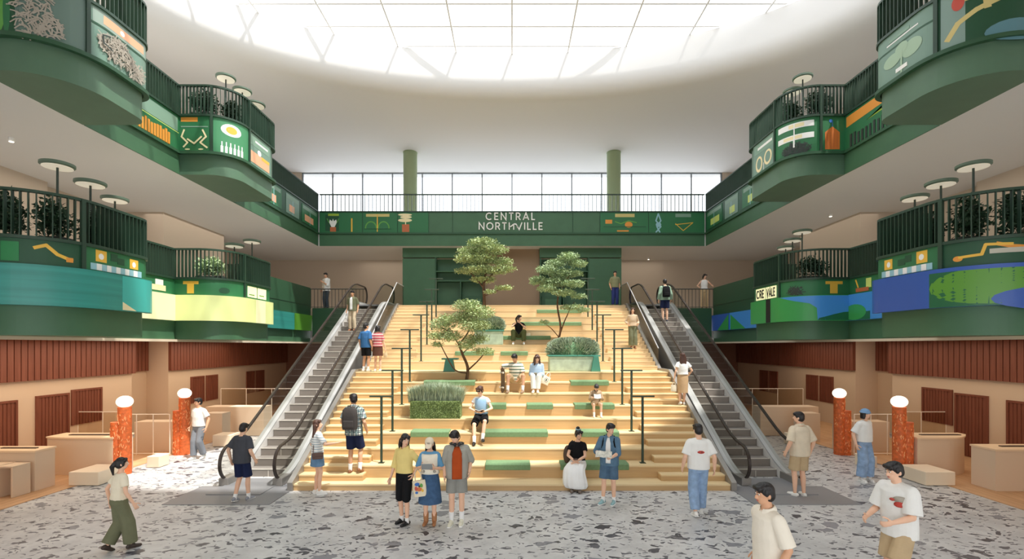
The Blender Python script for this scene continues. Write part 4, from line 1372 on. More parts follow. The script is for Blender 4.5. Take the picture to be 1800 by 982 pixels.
# shrubs behind the balcony railings
def shrub(x, y, z, w, h, leaf, label, seed):
    t = empty('balcony_shrub', label, 'plant', (x, y, z), 0, 'shrubs behind the balcony rails')
    MB().box(-w * .45, w * .45, -.16, .16, 0, .3, mat('planter_dark', (56, 62, 56), .6)).build('trough', t, bevel=.01)
    leaf_cloud([((-w * .25, 0, .3 + h * .45), (w * .3, .22, h * .5)), ((w * .2, 0, .3 + h * .4), (w * .32, .22, h * .45)), ((0, 0, .3 + h * .6), (w * .25, .2, h * .45))], 900, .11, leaf, seed, 1.0).build('foliage', t)
for s, nm in ((-1, 'left'), (1, 'right')):
    for i, (X, Y, Z, w, h, lab) in enumerate(((9.75, 9.35, Z2, .6, .85, 'first from the edge of the near %s middle balcony'), (9.1, 9.6, Z2, .6, .8, 'second from the edge of the near %s middle balcony'), (8.95, 10.4, Z2, .55, .75, 'deepest in on the near %s middle balcony'),
                                             (9.3, 14.95, Z2, .9, .62, 'on the far %s middle balcony'), (9.5, 14.95, Z3 - .05, .8, .75, 'nearest on the far %s upper balcony'), (8.95, 15.5, Z3 - .05, .6, .7, 'second on the far %s upper balcony'))):
        shrub(s * X, Y, Z, w, h, LEAF_B if (i == 3 and s < 0) else LEAF_D, 'bushy plant behind the rail, ' + lab % nm, 20 + i + (s > 0) * 7)

# disc lamps on poles
LAMPG = mat('lamp_green', (96, 116, 98), .5)
LAMPU = mat('lamp_diffuser', (236, 226, 206), .5, emit=.35)
def disc_lamp(x, y, zf, zd, label):
    t = empty('disc_lamp', label, 'lamp', (x, y, zf), 0, 'disc lamps on poles')
    h = zd - zf
    MB().lathe([(.022, 0), (.022, h - .03)], (0, 0, 0), mat('lamp_pole', (52, 66, 58), .5), 10).build('pole', t, smooth=True)
    MB().lathe([(.05, h - .05), (.27, h - .04), (.30, h - .02), (.30, h + .03), (.26, h + .045)], (0, 0, 0), LAMPG).build('shade', t, smooth=True)
    MB().lathe([(.06, h - .056), (.26, h - .056), (.26, h - .045)], (0, 0, 0), LAMPU).build('diffuser', t, smooth=True)
    MB().lathe([(.10, 0), (.10, .015)], (0, 0, 0), LAMPG, 14).build('base', t)
for a in ((101, 290, 10.3, 2, 'nearest left disc lamp of the middle level'), (159, 322, 11.05, 2, 'second left disc lamp of the middle level'), (202, 350, 12.6, 2, 'third left disc lamp of the middle level'),
          (412, 431, 16.4, 2, 'fourth left disc lamp of the middle level'), (443, 424, 17.8, 2, 'farthest left disc lamp of the middle level'),
          (1711, 291, 10.3, 2, 'nearest right disc lamp of the middle level'), (1654, 322, 11.05, 2, 'second right disc lamp of the middle level'), (1608, 347, 12.4, 2, 'third right disc lamp of the middle level'),
          (1410, 407, 16.3, 2, 'fourth right disc lamp of the middle level'), (1393, 422, 17.4, 2, 'fifth right disc lamp of the middle level'), (1381, 435, 18.6, 2, 'farthest right disc lamp of the middle level'),
          (397, 137, 16.0, 3, 'nearest left disc lamp of the upper level'), (426, 160, 16.6, 3, 'second left disc lamp of the upper level'), (450, 184, 16.95, 3, 'farthest left disc lamp of the upper level'),
          (1411, 137, 16.0, 3, 'nearest right disc lamp of the upper level'), (1393, 161, 16.6, 3, 'second right disc lamp of the upper level')):
    p = at(a[0], a[1], a[2])
    disc_lamp(p.x, p.y, Z2 if a[3] == 2 else Z3 - .05, p.z, a[4])

# ceiling spots
def spot(px, py, lab):
    z = ZB3; D = (z - CAMH) * FPX / (608 - py)
    x = (px - 900) * D / FPX
    t = empty('ceiling_spot', lab, 'spotlight', (x, D, z), 0, 'small ceiling spotlights')
    MB().lathe([(.05, -.10), (.06, -.09), (.06, -.0)], (0, 0, 0), WHITE, 14).build('housing', t, smooth=True)
    MB().lathe([(.0, -.104), (.048, -.104), (.048, -.098)], (0, 0, 0), mat('spot_bulb', (255, 240, 214), .5, emit=6), 14).build('lens', t)
spot(1109, 475, 'lowest spotlight in the row over the right landing')
spot(1124, 466, 'second spotlight in the row over the right landing')
spot(1140, 453, 'highest spotlight in the row over the right landing')
spot(1460, 376, 'small spotlight over the right middle gallery')
spot(12 + 8, 242, 'small spotlight over the left middle gallery')

# totem lamps
TOT = mat('totem_orange', (214, 104, 48), .6, noise=.3, nscale=14)
TOTL = mat('totem_light', (246, 176, 120), .6)
GLOBE = mat('globe', (255, 244, 224), .5, emit=1.6)
def totem(x, y, s, label):
    t = empty('totem_lamp', label, 'lamp', (x, y, 0), 0, 'orange totem lamps')
    tall = MB().lathe([(.155, 0), (.155, 1.78)], (s * -.09, 0, 0), TOT, 24)
    short = MB().lathe([(.15, 0), (.15, 1.38)], (s * .09, -.02, 0), TOT, 24)
    MB().ell((s * -.09, 0, 1.92), (.19, .19, .155), GLOBE, nu=24, nv=16).build('globe', t, smooth=True)
    rnd = random.Random(int(x * 10))
    for _ in range(90):
        mb = short
        a = rnd.uniform(PI, 2 * PI); z = rnd.uniform(.05, 1.3); l = rnd.uniform(.03, .09)
        th = a + rnd.uniform(-.2, .2)
        def P(a, z): return Vector((s * .09 + .152 * math.cos(a), -.02 + .152 * math.sin(a), z))
        if rnd.random() < .5:
            mb = tall
            def P(a, z): return Vector((s * -.09 + .157 * math.cos(a), .157 * math.sin(a), z + .35))
        mb.tube([P(a, z), P(th, z + l)], .008, TOTL, 5)
    tall.build('tall_column', t, smooth=True)
    short.build('short_column', t, smooth=True)
for s, nm in ((-1, 'left'), (1, 'right')):
    totem(s * 10.42, 12.9, s, 'nearer orange totem lamp with a glowing globe on the %s' % nm)
    totem(s * 10.38, 15.2, s, 'farther orange totem lamp with a glowing globe on the %s' % nm)

# shop fronts: counters, benches, screens
def counter(s, xa, xb, y, d, h, label, top=True, curve=0.0, grp='kiosk counters'):
    x0, x1 = sorted((s * xa, s * xb))
    t = empty('kiosk_counter', label, 'counter', ((x0 + x1) / 2, y, 0), 0, grp)
    hw = (x1 - x0) / 2
    n = 14
    def ring(z, e):
        fr = [(-hw - e + (2 * hw + 2 * e) * i / n, -e + curve * (2 * abs(i / n - .5)) ** 2 * (1 if (i / n - .5) * s > 0 else .0)) for i in range(n + 1)]
        return [(x, yy, z) for x, yy in fr] + [(hw + e, d + e, z), (-hw - e, d + e, z)]
    MB().strip([ring(0.012, 0), ring(h, 0)], BEIGE).build('body', t)
    if top:
        MB().strip([ring(h, .02), ring(h + .04, .02)], mat('counter_top', (232, 204, 168), .5)).build('counter_top', t)
        MB().box(-hw * .55, hw * .7, d * .45, d * .6, h + .04, h + .06, mat('dark_slot', (70, 52, 40), .6)).build('slot', t)
def bench(x0, x1, y0, y1, h, label):
    mb = MB().box(x0, x1, y0, y1, .012, h, mat('bench_pale', (236, 216, 188), .7))
    o = mb.build('bench_block', bevel=.015)
    tag(o, label, 'bench', 'pale bench blocks')
def tube_frame(s, xa, xb, y, z0, z1, nv, label, pane=False):
    x0, x1 = sorted((s * xa, s * xb))
    t = empty('frame_rail', label, 'railing', ((x0 + x1) / 2, y, z0), 0, 'thin pale frame rails')
    hw = (x1 - x0) / 2; h = z1 - z0
    FW = mat('frame_white', (244, 232, 214), .5)
    MB().tube([(-hw, 0, h), (hw, 0, h)], .014, FW, 6).build('top_bar', t)
    MB().tube([(-hw, 0, .05), (hw, 0, .05)], .014, FW, 6).build('lower_bar', t)
    for i in range(nv):
        x = -hw + 2 * hw * i / (nv - 1)
        MB().tube([(x, 0, 0), (x, 0, h)], .014, FW, 6).build('upright', t)
    if pane:
        MB().box(-hw, hw, -.005, .005, .06, h - .02, PANELGLASS).build('glass_pane', t)
for s, nm in ((-1, 'left'), (1, 'right')):
    counter(s, 12.35, 10.5 if s < 0 else 10.65, 12.7, .7, .96, 'near %s kiosk counter beside the orange totem' % nm, curve=.5 if s > 0 else .15)
    counter(s, 12.1, 10.6, 15.5, .5, .97, 'middle %s kiosk counter between the two totems' % nm, top=False)
    counter(s, 11.6, 9.4, 18.3, .6, 1.1, 'far %s kiosk counter near the escalator' % nm, top=False)
    counter(s, 10.9, 10.25, 17.1, .5, 1.02, 'narrow %s kiosk block behind the farther totem' % nm, top=False)
    tube_frame(s, 12.2, 10.65, 15.05, .012, 1.28, 4, 'pale tube frame rail before the middle %s counter' % nm)
    tube_frame(s, 14.0, 12.4, 15.6, .012, 1.28, 3, 'glazed frame rail by the shuttered window on the %s' % nm, True)
    tube_frame(s, 13.0, 9.6, 21.6, .012, 1.5, 4, 'glazed frame rail at the back of the %s shops' % nm, True)
    a, b = sorted((s * 10.78, s * 10.05)); bench(a, b, 11.75, 12.55, .34, 'pale bench block in front of the near %s counter' % nm)
    a, b = sorted((s * 10.2, s * 9.85)); bench(a, b, 13.5, 13.9, .32, 'small pale block between the two totems on the %s' % nm)
    a, b = sorted((s * 10.1, s * 9.5)); bench(a, b, 16.3, 16.9, .4, 'pale block beyond the farther totem on the %s' % nm)
    # corner unit at the frame edge
    if s < 0:
        counter(s, 12.5, 11.15, 11.3, .5, .92, 'stepped beige service table at the left frame edge', top=True, grp=None)
        for (xa, xb, y, lab) in ((12.2, 11.55, 11.05, 'larger beige table frame at the left edge'), (11.5, 11.15, 11.0, 'smaller beige table frame at the left edge')):
            x0, x1 = sorted((s * xa, s * xb))
            t = empty('side_table', lab, 'table', ((x0 + x1) / 2, y, 0.012), 0, 'beige side tables')
            hw = (x1 - x0) / 2
            MB().box(-hw, hw, -.2, .2, .66, .70, BEIGE).build('table_top', t, bevel=.006)
            for xx in (-hw, hw - .05):
                MB().box(xx, xx + .05, -.2, .2, 0, .66, BEIGE).build('side_leg', t, bevel=.006)
    else:
        counter(s, 13.2, 11.3, 11.3, .6, .95, 'beige counter block at the right frame edge', top=True, grp=None)
# ================================================================== PEOPLE
SKIN_A = mat('skin_light', (236, 190, 160), .5, spec=.3)
SKIN_B = mat('skin_tan', (214, 164, 130), .5, spec=.3)
HAIR_K = mat('hair_black', (26, 22, 22), .45, bump=.6, bscale=60, stretch=(1, 1, .15))
HAIR_B = mat('hair_brown', (74, 46, 34), .45, bump=.6, bscale=60, stretch=(1, 1, .15))
LIP = mat('lips', (196, 110, 100), .5)
EYEW = mat('eye_white', (240, 236, 230), .3)
EYEK = mat('eye_iris', (30, 22, 20), .2)
def cloth(name, rgb, **k):
    return mat(name, rgb, .9, noise=k.pop('noise', .10), nscale=k.pop('nscale', 5), bump=k.pop('bump', .5), bscale=k.pop('bscale', 9), spec=.15, **k)

TT = [-.12, -.05, .05, .15, .25, .35, .43, .48, .52]
TA = {'m': [.10, .160, .152, .140, .148, .162, .160, .115, .06], 'f': [.10, .168, .148, .118, .130, .148, .148, .108, .05]}
TBk = {'m': [.08, .105, .10, .094, .104, .110, .10, .08, .055], 'f': [.08, .108, .098, .084, .098, .104, .086, .068, .048]}
def interp(T, V, t):
    if t <= T[0]: return V[0]
    for i in range(len(T) - 1):
        if t <= T[i + 1]:
            f = (t - T[i]) / (T[i + 1] - T[i])
            return V[i] * (1 - f) + V[i + 1] * f
    return V[-1]

def ik(a, c, l1, l2, pole):
    d = c - a
    L = d.length
    mx = (l1 + l2) * .998
    if L > mx:
        c = a + d.normalized() * mx
        d = c - a; L = mx
    u = d.normalized()
    x = (l1 * l1 - l2 * l2 + L * L) / (2 * L)
    h = math.sqrt(max(0, l1 * l1 - x * x))
    p = pole - u * pole.dot(u)
    p = p.normalized() if p.length > 1e-5 else u.orthogonal().normalized()
    return a + u * x + p * h, c

def vox(mb, name, parent, voxel, s, it=2, fac=.5):
    me = mb.mesh(name)
    me.transform(Matrix.Scale(s, 4))
    me.polygons.foreach_set('use_smooth', [True] * len(me.polygons))
    o = bpy.data.objects.new(name, me)
    COL.objects.link(o)
    o.parent = parent
    r = o.modifiers.new('surface', 'REMESH')
    r.mode = 'VOXEL'
    r.voxel_size = voxel * s
    r.use_smooth_shade = True
    if it:
        q = o.modifiers.new('smooth', 'SMOOTH')
        q.iterations = it
        q.factor = fac
    return o
def solid(mb, name, parent, s, smooth=True):
    me = mb.mesh(name)
    me.transform(Matrix.Scale(s, 4))
    if smooth:
        me.polygons.foreach_set('use_smooth', [True] * len(me.polygons))
        me.set_sharp_from_angle(angle=math.radians(50))
    o = bpy.data.objects.new(name, me)
    COL.objects.link(o)
    o.parent = parent
    return o

class Person:
    pass

def person(label, loc, yaw, H, sex='m', skin=SKIN_A, hair=('short', HAIR_K), lean=0, twist=0, side=0, head=(0, 0, 0), pel=None, feet=None, toes=(8, -8), fpitch=(0, 0),
           handR=None, handL=None, elbow=None, curl=(.35, .35), palm=None, top=None, bottom=None, shoes=None, socks=None, child=False, knee=(0, 0), vx=.0075, group=None, real=False, bag=None, fat=1.0, hat=None, glasses=False, open_top=None, prints=None):
    """all measurements for a 1.72 m body; local +y is the way the person faces, +x the person's right"""
    s = H / 1.765
    P = Person()
    P.s, P.loc, P.yaw = s, Vector(loc), math.radians(yaw)
    k = (1 / s) if real else 1.0
    pelv = Vector(pel) * k if pel is not None else Vector((0, 0, .97))
    if pel is None:   # pelvis as high as both legs reach
        for i, sd in enumerate((1, -1)):
            f0 = Vector((feet or ((.10, 0, 0), (-.10, 0, 0)))[i]) * k
            az = .085 + (.2 * math.sin(math.radians(fpitch[i])) * .9 if fpitch[i] > 0 else 0)
            dy = f0.y + (.10 - .10 * math.cos(math.radians(fpitch[i])) + .085 * math.sin(math.radians(fpitch[i])) if fpitch[i] > 0 else 0)
            pelv.z = min(pelv.z, f0.z + az + .03 + math.sqrt(.857 ** 2 - (f0.x - sd * .088) ** 2 - dy ** 2))
    R = Matrix.Rotation(math.radians(twist), 3, 'Z') @ Matrix.Rotation(math.radians(-lean), 3, 'X') @ Matrix.Rotation(math.radians(side), 3, 'Y')
    X, Y, Z = R @ Vector((1, 0, 0)), R @ Vector((0, 1, 0)), R @ Vector((0, 0, 1))
    P.X, P.Y, P.Z, P.pel = X, Y, Z, pelv
    f = sex == 'f'
    A, Bk = TA[sex], TBk[sex]
    # upright pelvis, spine bends progressively
    def cen(t):
        if t <= 0: return pelv + Vector((0, 0, t))
        b = min(1, t / .18)
        return pelv + Vector((0, 0, 1)).lerp(Z, b) * t
    def frame(t):
        b = max(0, min(1, t / .18))
        x = Vector((1, 0, 0)).lerp(X, b).normalized(); y = Vector((0, 1, 0)).lerp(Y, b).normalized()
        return x, y
    def ring(t, e, n=18, ea=None):
        a, b = (interp(TT, A, t) + e) * fat, (interp(TT, Bk, t) + (e if ea is None else ea)) * fat
        x, y = frame(t); c = cen(t)
        return [c + x * a * math.cos(2 * PI * i / n) + y * b * math.sin(2 * PI * i / n) for i in range(n)]
    def surf(t, phi, e):
        a, b = (interp(TT, A, t) + e) * fat, (interp(TT, Bk, t) + e) * fat
        x, y = frame(t)
        return cen(t) + x * a * math.cos(phi) + y * b * math.sin(phi)
    P.surf = surf
    def shirt_surf(t, phi, x_=0.0):
        # outside of the top garment, which hangs straight below the chest
        e_ = top.get('e', .02); bx = top.get('boxy', .5)
        a, b = interp(TT, A, t) + e_, interp(TT, Bk, t) + e_
        if t < .3:
            tq = max(t, -.05)
            a = max(interp(TT, A, tq) + e_, (interp(TT, A, .33) + e_) * bx) + .012
            b = max(interp(TT, Bk, tq) + e_, (interp(TT, Bk, .33) + e_) * bx) + .012
        elif t > .46:
            a, b = interp(TT, A, t) + e_ * .6, interp(TT, Bk, t) + e_ * .6
        X_, Y_ = frame(t)
        return cen(t) + (X_ * (a + x_) * math.cos(phi) + Y_ * (b + x_) * math.sin(phi)) * fat
    P.ssurf = shirt_surf
    sw = .150 if f else .164
    sh = {1: cen(.432) + X * sw, -1: cen(.432) - X * sw}
    neck = cen(.50)
    Rh = R @ Matrix.Rotation(math.radians(head[0]), 3, 'Z') @ Matrix.Rotation(math.radians(-head[1]), 3, 'X') @ Matrix.Rotation(math.radians(head[2] if len(head) > 2 else 0), 3, 'Y')
    hs = 1.18 if child else 1.0
    hc = neck + Z * .055 + Rh @ Vector((0, .022, .125 * hs))
    P.hc, P.Rh = hc, Rh
    HL = lambda x, y, z: hc + Rh @ (Vector((x, y, z)) * hs)
    # legs
    hipw = .088
    hips = {1: pelv + Vector((hipw, 0, -.03)), -1: pelv + Vector((-hipw, 0, -.03))}
    ft = feet or ((.10, .0, 0), (-.10, .0, 0))
    ank, kn, toe = {}, {}, {}
    for i, sd in enumerate((1, -1)):
        a0 = Vector(ft[i]) * k
        ty = math.radians(-toes[i])
        Fm = Matrix.Rotation(ty, 3, 'Z') @ Matrix.Rotation(math.radians(-fpitch[i]), 3, 'X')
        up = Vector((0, 0, .085))
        if fpitch[i] > 0:  # heel raised: pivot on the ball of the foot
            ball = a0 + Matrix.Rotation(ty, 3, 'Z') @ Vector((0, .10, 0))
            an = ball + Fm @ Vector((0, -.10, .085))
        else:
            an = a0 + Fm @ up
        K, an2 = ik(hips[sd], an, .43, .43, Vector((sd * knee[i], 1, .15)))
        ank[sd], kn[sd], toe[sd] = an2, K, Fm
    P.kn, P.ank = kn, ank
    # arms
    el, wr = {}, {}
    for sd, tg in ((1, handR), (-1, handL)):
        t = (Vector(tg) + (Vector((0, 0, pelv.z - .925)) if pel is None else Vector((0, 0, 0)))) if tg is not None else Vector((sd * .25, .03, .0)) + Vector((0, 0, pelv.z - .075))
        pole = Vector(elbow[0 if sd > 0 else 1]) if elbow else (Vector((sd * .5, -1, -.2)) if tg is not None else Vector((sd * .3, -1, 0)))
        el[sd], wr[sd] = ik(sh[sd], t, .285, .25, pole)
    P.wr, P.el, P.sh = wr, el, sh
    # ---------------- body: one surface
    mb = MB()
    mb.strip([ring(t, 0) for t in (-.12, -.05, .05, .15, .25, .35, .43, .48, .52)], skin)
    mb.cone(neck - Z * .03, .058 if not f else .05, HL(0, -.005, -.05), .052 if not f else .045, skin)
    mb.ell(HL(0, -.005, .0), (.074 * hs, .09 * hs, .098 * hs), skin, Rh)
    mb.ell(HL(0, .022, -.055), ((.058 if not f else .053) * hs, .064 * hs, .068 * hs), skin, Rh)
    mb.ell(HL(0, .092, -.025), (.012 * hs, .016 * hs, .022 * hs), skin, Rh)
    mb.ell(HL(0, .098, -.038), (.015 * hs, .014 * hs, .011 * hs), skin, Rh)
    for sd in (1, -1):
        mb.ell(HL(sd * .075, -.008, -.02), (.011 * hs, .02 * hs, .03 * hs), skin, Rh)
    ar = 1.0 if not f else .84
    for sd in (1, -1):
        mb.cap(cen(.485), .045 * ar, sh[sd] - X * sd * .02, .046 * ar, skin)
    for sd in (1, -1):
        mb.ell(sh[sd], (.052 * ar,) * 3, skin)
        mb.cap(sh[sd], .05 * ar, el[sd], .039 * ar, skin)
        mid = el[sd].lerp(wr[sd], .3)
        mb.cap(el[sd], .038 * ar, mid, .04 * ar, skin)
        mb.cap(mid, .04 * ar, wr[sd], .027 * ar, skin)
        # hand
        d = (wr[sd] - el[sd]).normalized()
        pn = Vector(palm[0 if sd > 0 else 1]) if palm else Vector((-sd, .15, 0))
        pn = (pn - d * pn.dot(d)).normalized()
        lat = pn.cross(d) * sd   # towards the thumb
        lat = lat.normalized()
        if lat.dot(Vector((-sd * .2, 1, .6))) < 0: lat = -lat
        w = wr[sd]
        M3 = Matrix((lat, pn, d)).transposed()
        mb.ell(w + d * .045, (.038 * ar ** .5, .016, .056), skin, M3)
        cu = curl[0 if sd > 0 else 1]
        for i, (ln, off, fan) in enumerate(((.066, .028, .10), (.074, .0095, .03), (.069, -.009, -.04), (.054, -.027, -.12))):
            p = w + d * .083 + lat * off
            dd = (d + lat * fan).normalized()
            for j in range(3):
                axis = dd.cross(pn).normalized()
                dd = (Matrix.Rotation(cu * (1.0 if j else .7), 3, axis) @ dd).normalized()
                q = p + dd * ln * (.42, .33, .25)[j]
                mb.cap(p, .0088 - .0008 * j, q, .0082 - .0008 * j, skin, 8)
                p = q
        p = w + d * .025 + lat * .03
        dd = (d * .65 + lat * .75 + pn * .35).normalized()
        for ln in (.035, .03, .025):
            q = p + dd * ln
            mb.cap(p, .0115, q, .0095, skin, 8)
            p = q
            dd = (dd + d * .35 + pn * .12).normalized()
        # leg
        lg = 1.0 if not f else .95
        mb.cap(hips[sd], .082 * lg, kn[sd], .054 * lg, skin)
        mid = kn[sd].lerp(ank[sd], .33)
        back = (toe[sd] @ Vector((0, -1, 0))) * .012
        mb.cap(kn[sd], .05 * lg, mid + back, .053 * lg, skin)
        mb.cap(mid + back, .053 * lg, ank[sd], .033 * lg, skin)
        mb.cap(ank[sd] + toe[sd] @ Vector((0, -.02, -.05)), .028, ank[sd] + toe[sd] @ Vector((0, .11, -.06)), .02, skin)
    body = vox(mb, 'person', None, vx, s, 1, .35)
    body.location = loc
    body.rotation_euler = (0, 0, P.yaw)
    tag(body, label, 'person', group)
    P.o = body
    # face
    m = MB()
    for sd in (1, -1):
        m.ell(HL(sd * .03, .079, .004), (.0135 * hs, .008 * hs, .0075 * hs), EYEW, Rh)
        m.ell(HL(sd * .03, .0835, .003), (.0065 * hs, .006 * hs, .0068 * hs), EYEK, Rh)
    solid(m, 'eyes', body, s)
    m = MB()
    for sd in (1, -1):
        m.tube([HL(sd * .014, .088, .022), HL(sd * .03, .083, .027), HL(sd * .046, .073, .022)], .0038 * hs, hair[1] if hair[1] else HAIR_K, 6)
    solid(m, 'eyebrows', body, s)
    m = MB(); m.ell(HL(0, .083, -.067), (.02 * hs, .008 * hs, .0075 * hs), LIP, Rh); solid(m, 'lips', body, s)
    # hair
    hm = hair[1]
    m = MB()
    m.ell(HL(0, -.018, .022), (.083 * hs, .096 * hs, .096 * hs), hm, Rh)
    m.ell(HL(0, -.035, -.02), (.08 * hs, .078 * hs, .085 * hs), hm, Rh)
    st = hair[0]
    if hat:
        pass
    elif st in ('short', 'fluffy'):
        q = .0 if st == 'short' else .012
        for i in range(7):
            a = -.9 + .3 * i
            m.ell(HL(.066 * math.sin(a), .058 + .02 * math.cos(a), .062), (.022, .026, .028 + q), hm, Rh)
        m.ell(HL(0, .0, .075 + q), (.075 * hs, .085 * hs, .04 * hs), hm, Rh)
        for sd in (1, -1):
            m.ell(HL(sd * .074, .012, .02), (.014, .03, .04), hm, Rh)
    else:
        for sd in (1, -1):   # side part fringe
            m.ell(HL(sd * .045, .05, .058), (.045, .036, .034), hm, Rh)
            m.ell(HL(sd * .072, .012, -.005), (.016, .032, .06), hm, Rh)
    if st in ('long', 'wavy'):
        L = {'long': .30, 'wavy': .30}[st]
        for i in range(7):
            a = -1.3 + 2.6 * i / 6
            p0 = HL(.07 * math.sin(a), -.045 - .03 * math.cos(a), -.02)
            p1 = HL(.078 * math.sin(a), -.06 - .03 * math.cos(a), -.13)
            p2 = p1 - Z * (L - .13) * .9 + X * .02 * math.sin(a) - Y * .035
            m.cap(p0, .036, p1, .036, hm); m.cap(p1, .036, p2, .02 if st == 'long' else .03, hm)
            if st == 'wavy':
                m.ell(p1.lerp(p2, .5) + X * .012 * math.sin(a), (.04, .036, .05), hm)
        if st == 'wavy':
            for sd in (1, -1):
                p0 = HL(sd * .07, .03, -.02); p1 = HL(sd * .078, .04, -.13); p2 = p1 - Z * .16 + X * sd * .01 + Y * .01
                m.cap(p0, .026, p1, .03, hm); m.cap(p1, .03, p2, .022, hm)
    elif st == 'ponytail':
        p0 = HL(0, -.10, .03); p1 = HL(0, -.15, -.05); p2 = HL(0, -.135, -.20)
        m.cap(p0, .032, p1, .038, hm); m.cap(p1, .038, p2, .016, hm)
    elif st == 'bun':
        m.ell(HL(0, -.05, .13), (.045, .045, .04), hm, Rh)
    elif st == 'updo':
        m.ell(HL(0, -.10, .03), (.045, .04, .045), hm, Rh)
    elif st == 'bob':
        for i in range(7):
            a = -1.5 + 3.0 * i / 6
            p0 = HL(.07 * math.sin(a), -.03 - .04 * math.cos(a), 0); p1 = HL(.078 * math.sin(a), -.035 - .04 * math.cos(a), -.10)
            m.cap(p0, .036, p1, .032, hm)
    vox(m, 'hair', body, .0095, s, 2)
    if st == 'bun':
        m = MB(); m.tube([HL(.05 * math.cos(a), -.045 + .05 * math.sin(a), .105) for a in [2 * PI * i / 12 for i in range(12)]], .014, cloth('scrunchie_blue', (160, 200, 214)), 8, True)
        solid(m, 'hair_tie', body, s)
    if hat:
        hk, hmat = hat
        m = MB()
        m.ell(HL(0, -.012, .045), (.092, .106, .084), hmat, Rh)
        if hk == 'cap':
            m.ell(HL(0, .125, .045), (.072, .085, .012), hmat, Rh @ Matrix.Rotation(-.25, 3, 'X'))
        else:
            m.tube([HL(.090 * math.cos(a), -.012 + .104 * math.sin(a), .03) for a in [2 * PI * i / 16 for i in range(16)]], .016, hmat, 8, True)
        vox(m, 'cap' if hk == 'cap' else 'beanie', body, .008, s, 2)
        if hk == 'cap':
            m = MB()
            for r_, zz in enumerate((.085, .068, .053)):
                for i in range(7 - r_):
                    x = -.028 + .009 * i + r_ * .004
                    yv = .094 - .4 * (zz - .053)
                    m.box(-.003, .003, 0, .004, -.005, .005, mat('cap_stitch', (70, 62, 58), .8)) if False else None
                    c = HL(x, yv, zz); a_ = Rh @ Vector((.0032, 0, 0)); b_ = Rh @ Vector((0, 0, .0055)); o_ = Rh @ Vector((0, .006, 0))
                    m.add([c - a_ - b_ + o_, c + a_ - b_ + o_, c + a_ + b_ + o_, c - a_ + b_ + o_], [(0, 1, 2, 3)], mat('cap_stitch', (70, 62, 58), .8))
            solid(m, 'cap_embroidery', body, s, False)
    if glasses:
        m = MB()
        G = mat('sunglass_black', (12, 12, 14), .15)
        for sd in (1, -1):
            m.ell(HL(sd * .034, .086, .004), (.030, .012, .022), G, Rh)
            m.tube([HL(sd * .062, .075, .006), HL(sd * .082, .03, .006), HL(sd * .08, -.02, .0)], .005, G, 6)
        m.tube([HL(-.012, .095, .008), HL(.012, .095, .008)], .005, G, 6)
        solid(m, 'sunglasses', body, s)
    # ---------------- top
    if top:
        tm = top['m']; e = top.get('e', .02); hem = top.get('hem', -.06); sl = top.get('sleeve', .62)
        ts = [t for t in (-.30, -.25, -.2, -.15, -.12, -.05, .05, .15, .25, .35, .43, .47, .495) if t > hem + .01]
        ts = [hem] + ts
        m = MB()
        boxy = top.get('boxy', .5)     # hang straight from the chest
        secs = []
        for t in ts:
            ee = e
            if t < .3:
                tgtA, tgtB = interp(TT, A, .33), interp(TT, Bk, .33)
                ea_ = max(e, (tgtA + e - interp(TT, A, max(t, -.05))) * boxy + e * (1 - boxy))
                n = 18
                a = max(interp(TT, A, max(t, -.05)) + e, (tgtA + e) * boxy) ; b = max(interp(TT, Bk, max(t, -.05)) + e, (tgtB + e) * boxy)
                x, y = frame(t); c = cen(t)
                a += .012; b += .012
                secs.append([c + (x * a * math.cos(2 * PI * i / n) + y * b * math.sin(2 * PI * i / n)) * fat for i in range(n)])
            else:
                secs.append(ring(t, e if t < .46 else e * .6))
        m.strip(secs, tm)
        for sd in (1, -1):
            if sl <= 0: 
                continue
            r0 = .052 * ar + e * .62; r1 = .043 * ar + e * (.95 if sl < 1.2 else .75)
            m.ell(sh[sd] - X * sd * .01, (r0, r0, r0), tm)
            m.cap(cen(.478), .045 * ar + e * .5, sh[sd] - X * sd * .02, r0 * .98, tm)
            if sl <= 1:
                p = sh[sd].lerp(el[sd], sl)
                m.cone(sh[sd], r0, p, r1 + (1 - sl) * .012 + .006, tm)
            else:
                p = el[sd].lerp(wr[sd], sl - 1)
                m.cap(sh[sd], r0, el[sd], r1, tm)
                m.cone(el[sd], r1, p, .032 * ar + e * 1.1, tm)
        vox(m, top.get('name', 'shirt'), body, .0115, s, 2)
        if top.get('collar'):
            m = MB()
            cm = tm if top['collar'] is True else top['collar']
            pts = []
            for i in range(15):
                a = PI / 2 + .35 + (2 * PI - .7) * i / 14
                pts.append(cen(.505) + X * .072 * math.cos(a) + Y * (.068 * math.sin(a) + .005) + Z * (.012 - .018 * math.sin(a)))
            secs = []
            for p in pts:
                rr = (p - cen(.505)); rr = (rr - Z * rr.dot(Z)).normalized()
                secs.append([p + Z * .022, p + Z * .02 + rr * .008, p - Z * .02 + rr * .026, p - Z * .02 + rr * .016])
            m.strip(secs, cm)
            solid(m, 'collar', body, s)
        if open_top:
            # inner tee seen between the open fronts
            om, w, lo = open_top
            m = MB(); vs, fs = [], []
            nt_ = [lo + (.49 - lo) * i / 10 for i in range(11)]
            for t in nt_:
                ww = w * (1.0 if t < .4 else .75)
                for j in range(7):
                    ph = PI / 2 + (j - 3) / 3 * ww
                    vs.append(shirt_surf(max(t, lo), ph, .010 if t < .44 else .008))
            for i in range(10):
                for j in range(6):
                    fs.append((i * 7 + j, i * 7 + j + 1, (i + 1) * 7 + j + 1, (i + 1) * 7 + j))
            m.add(vs, fs, om)
            o = solid(m, 'inner_tee', body, s)
            q = o.modifiers.new('thick', 'SOLIDIFY'); q.thickness = .012; q.offset = 0
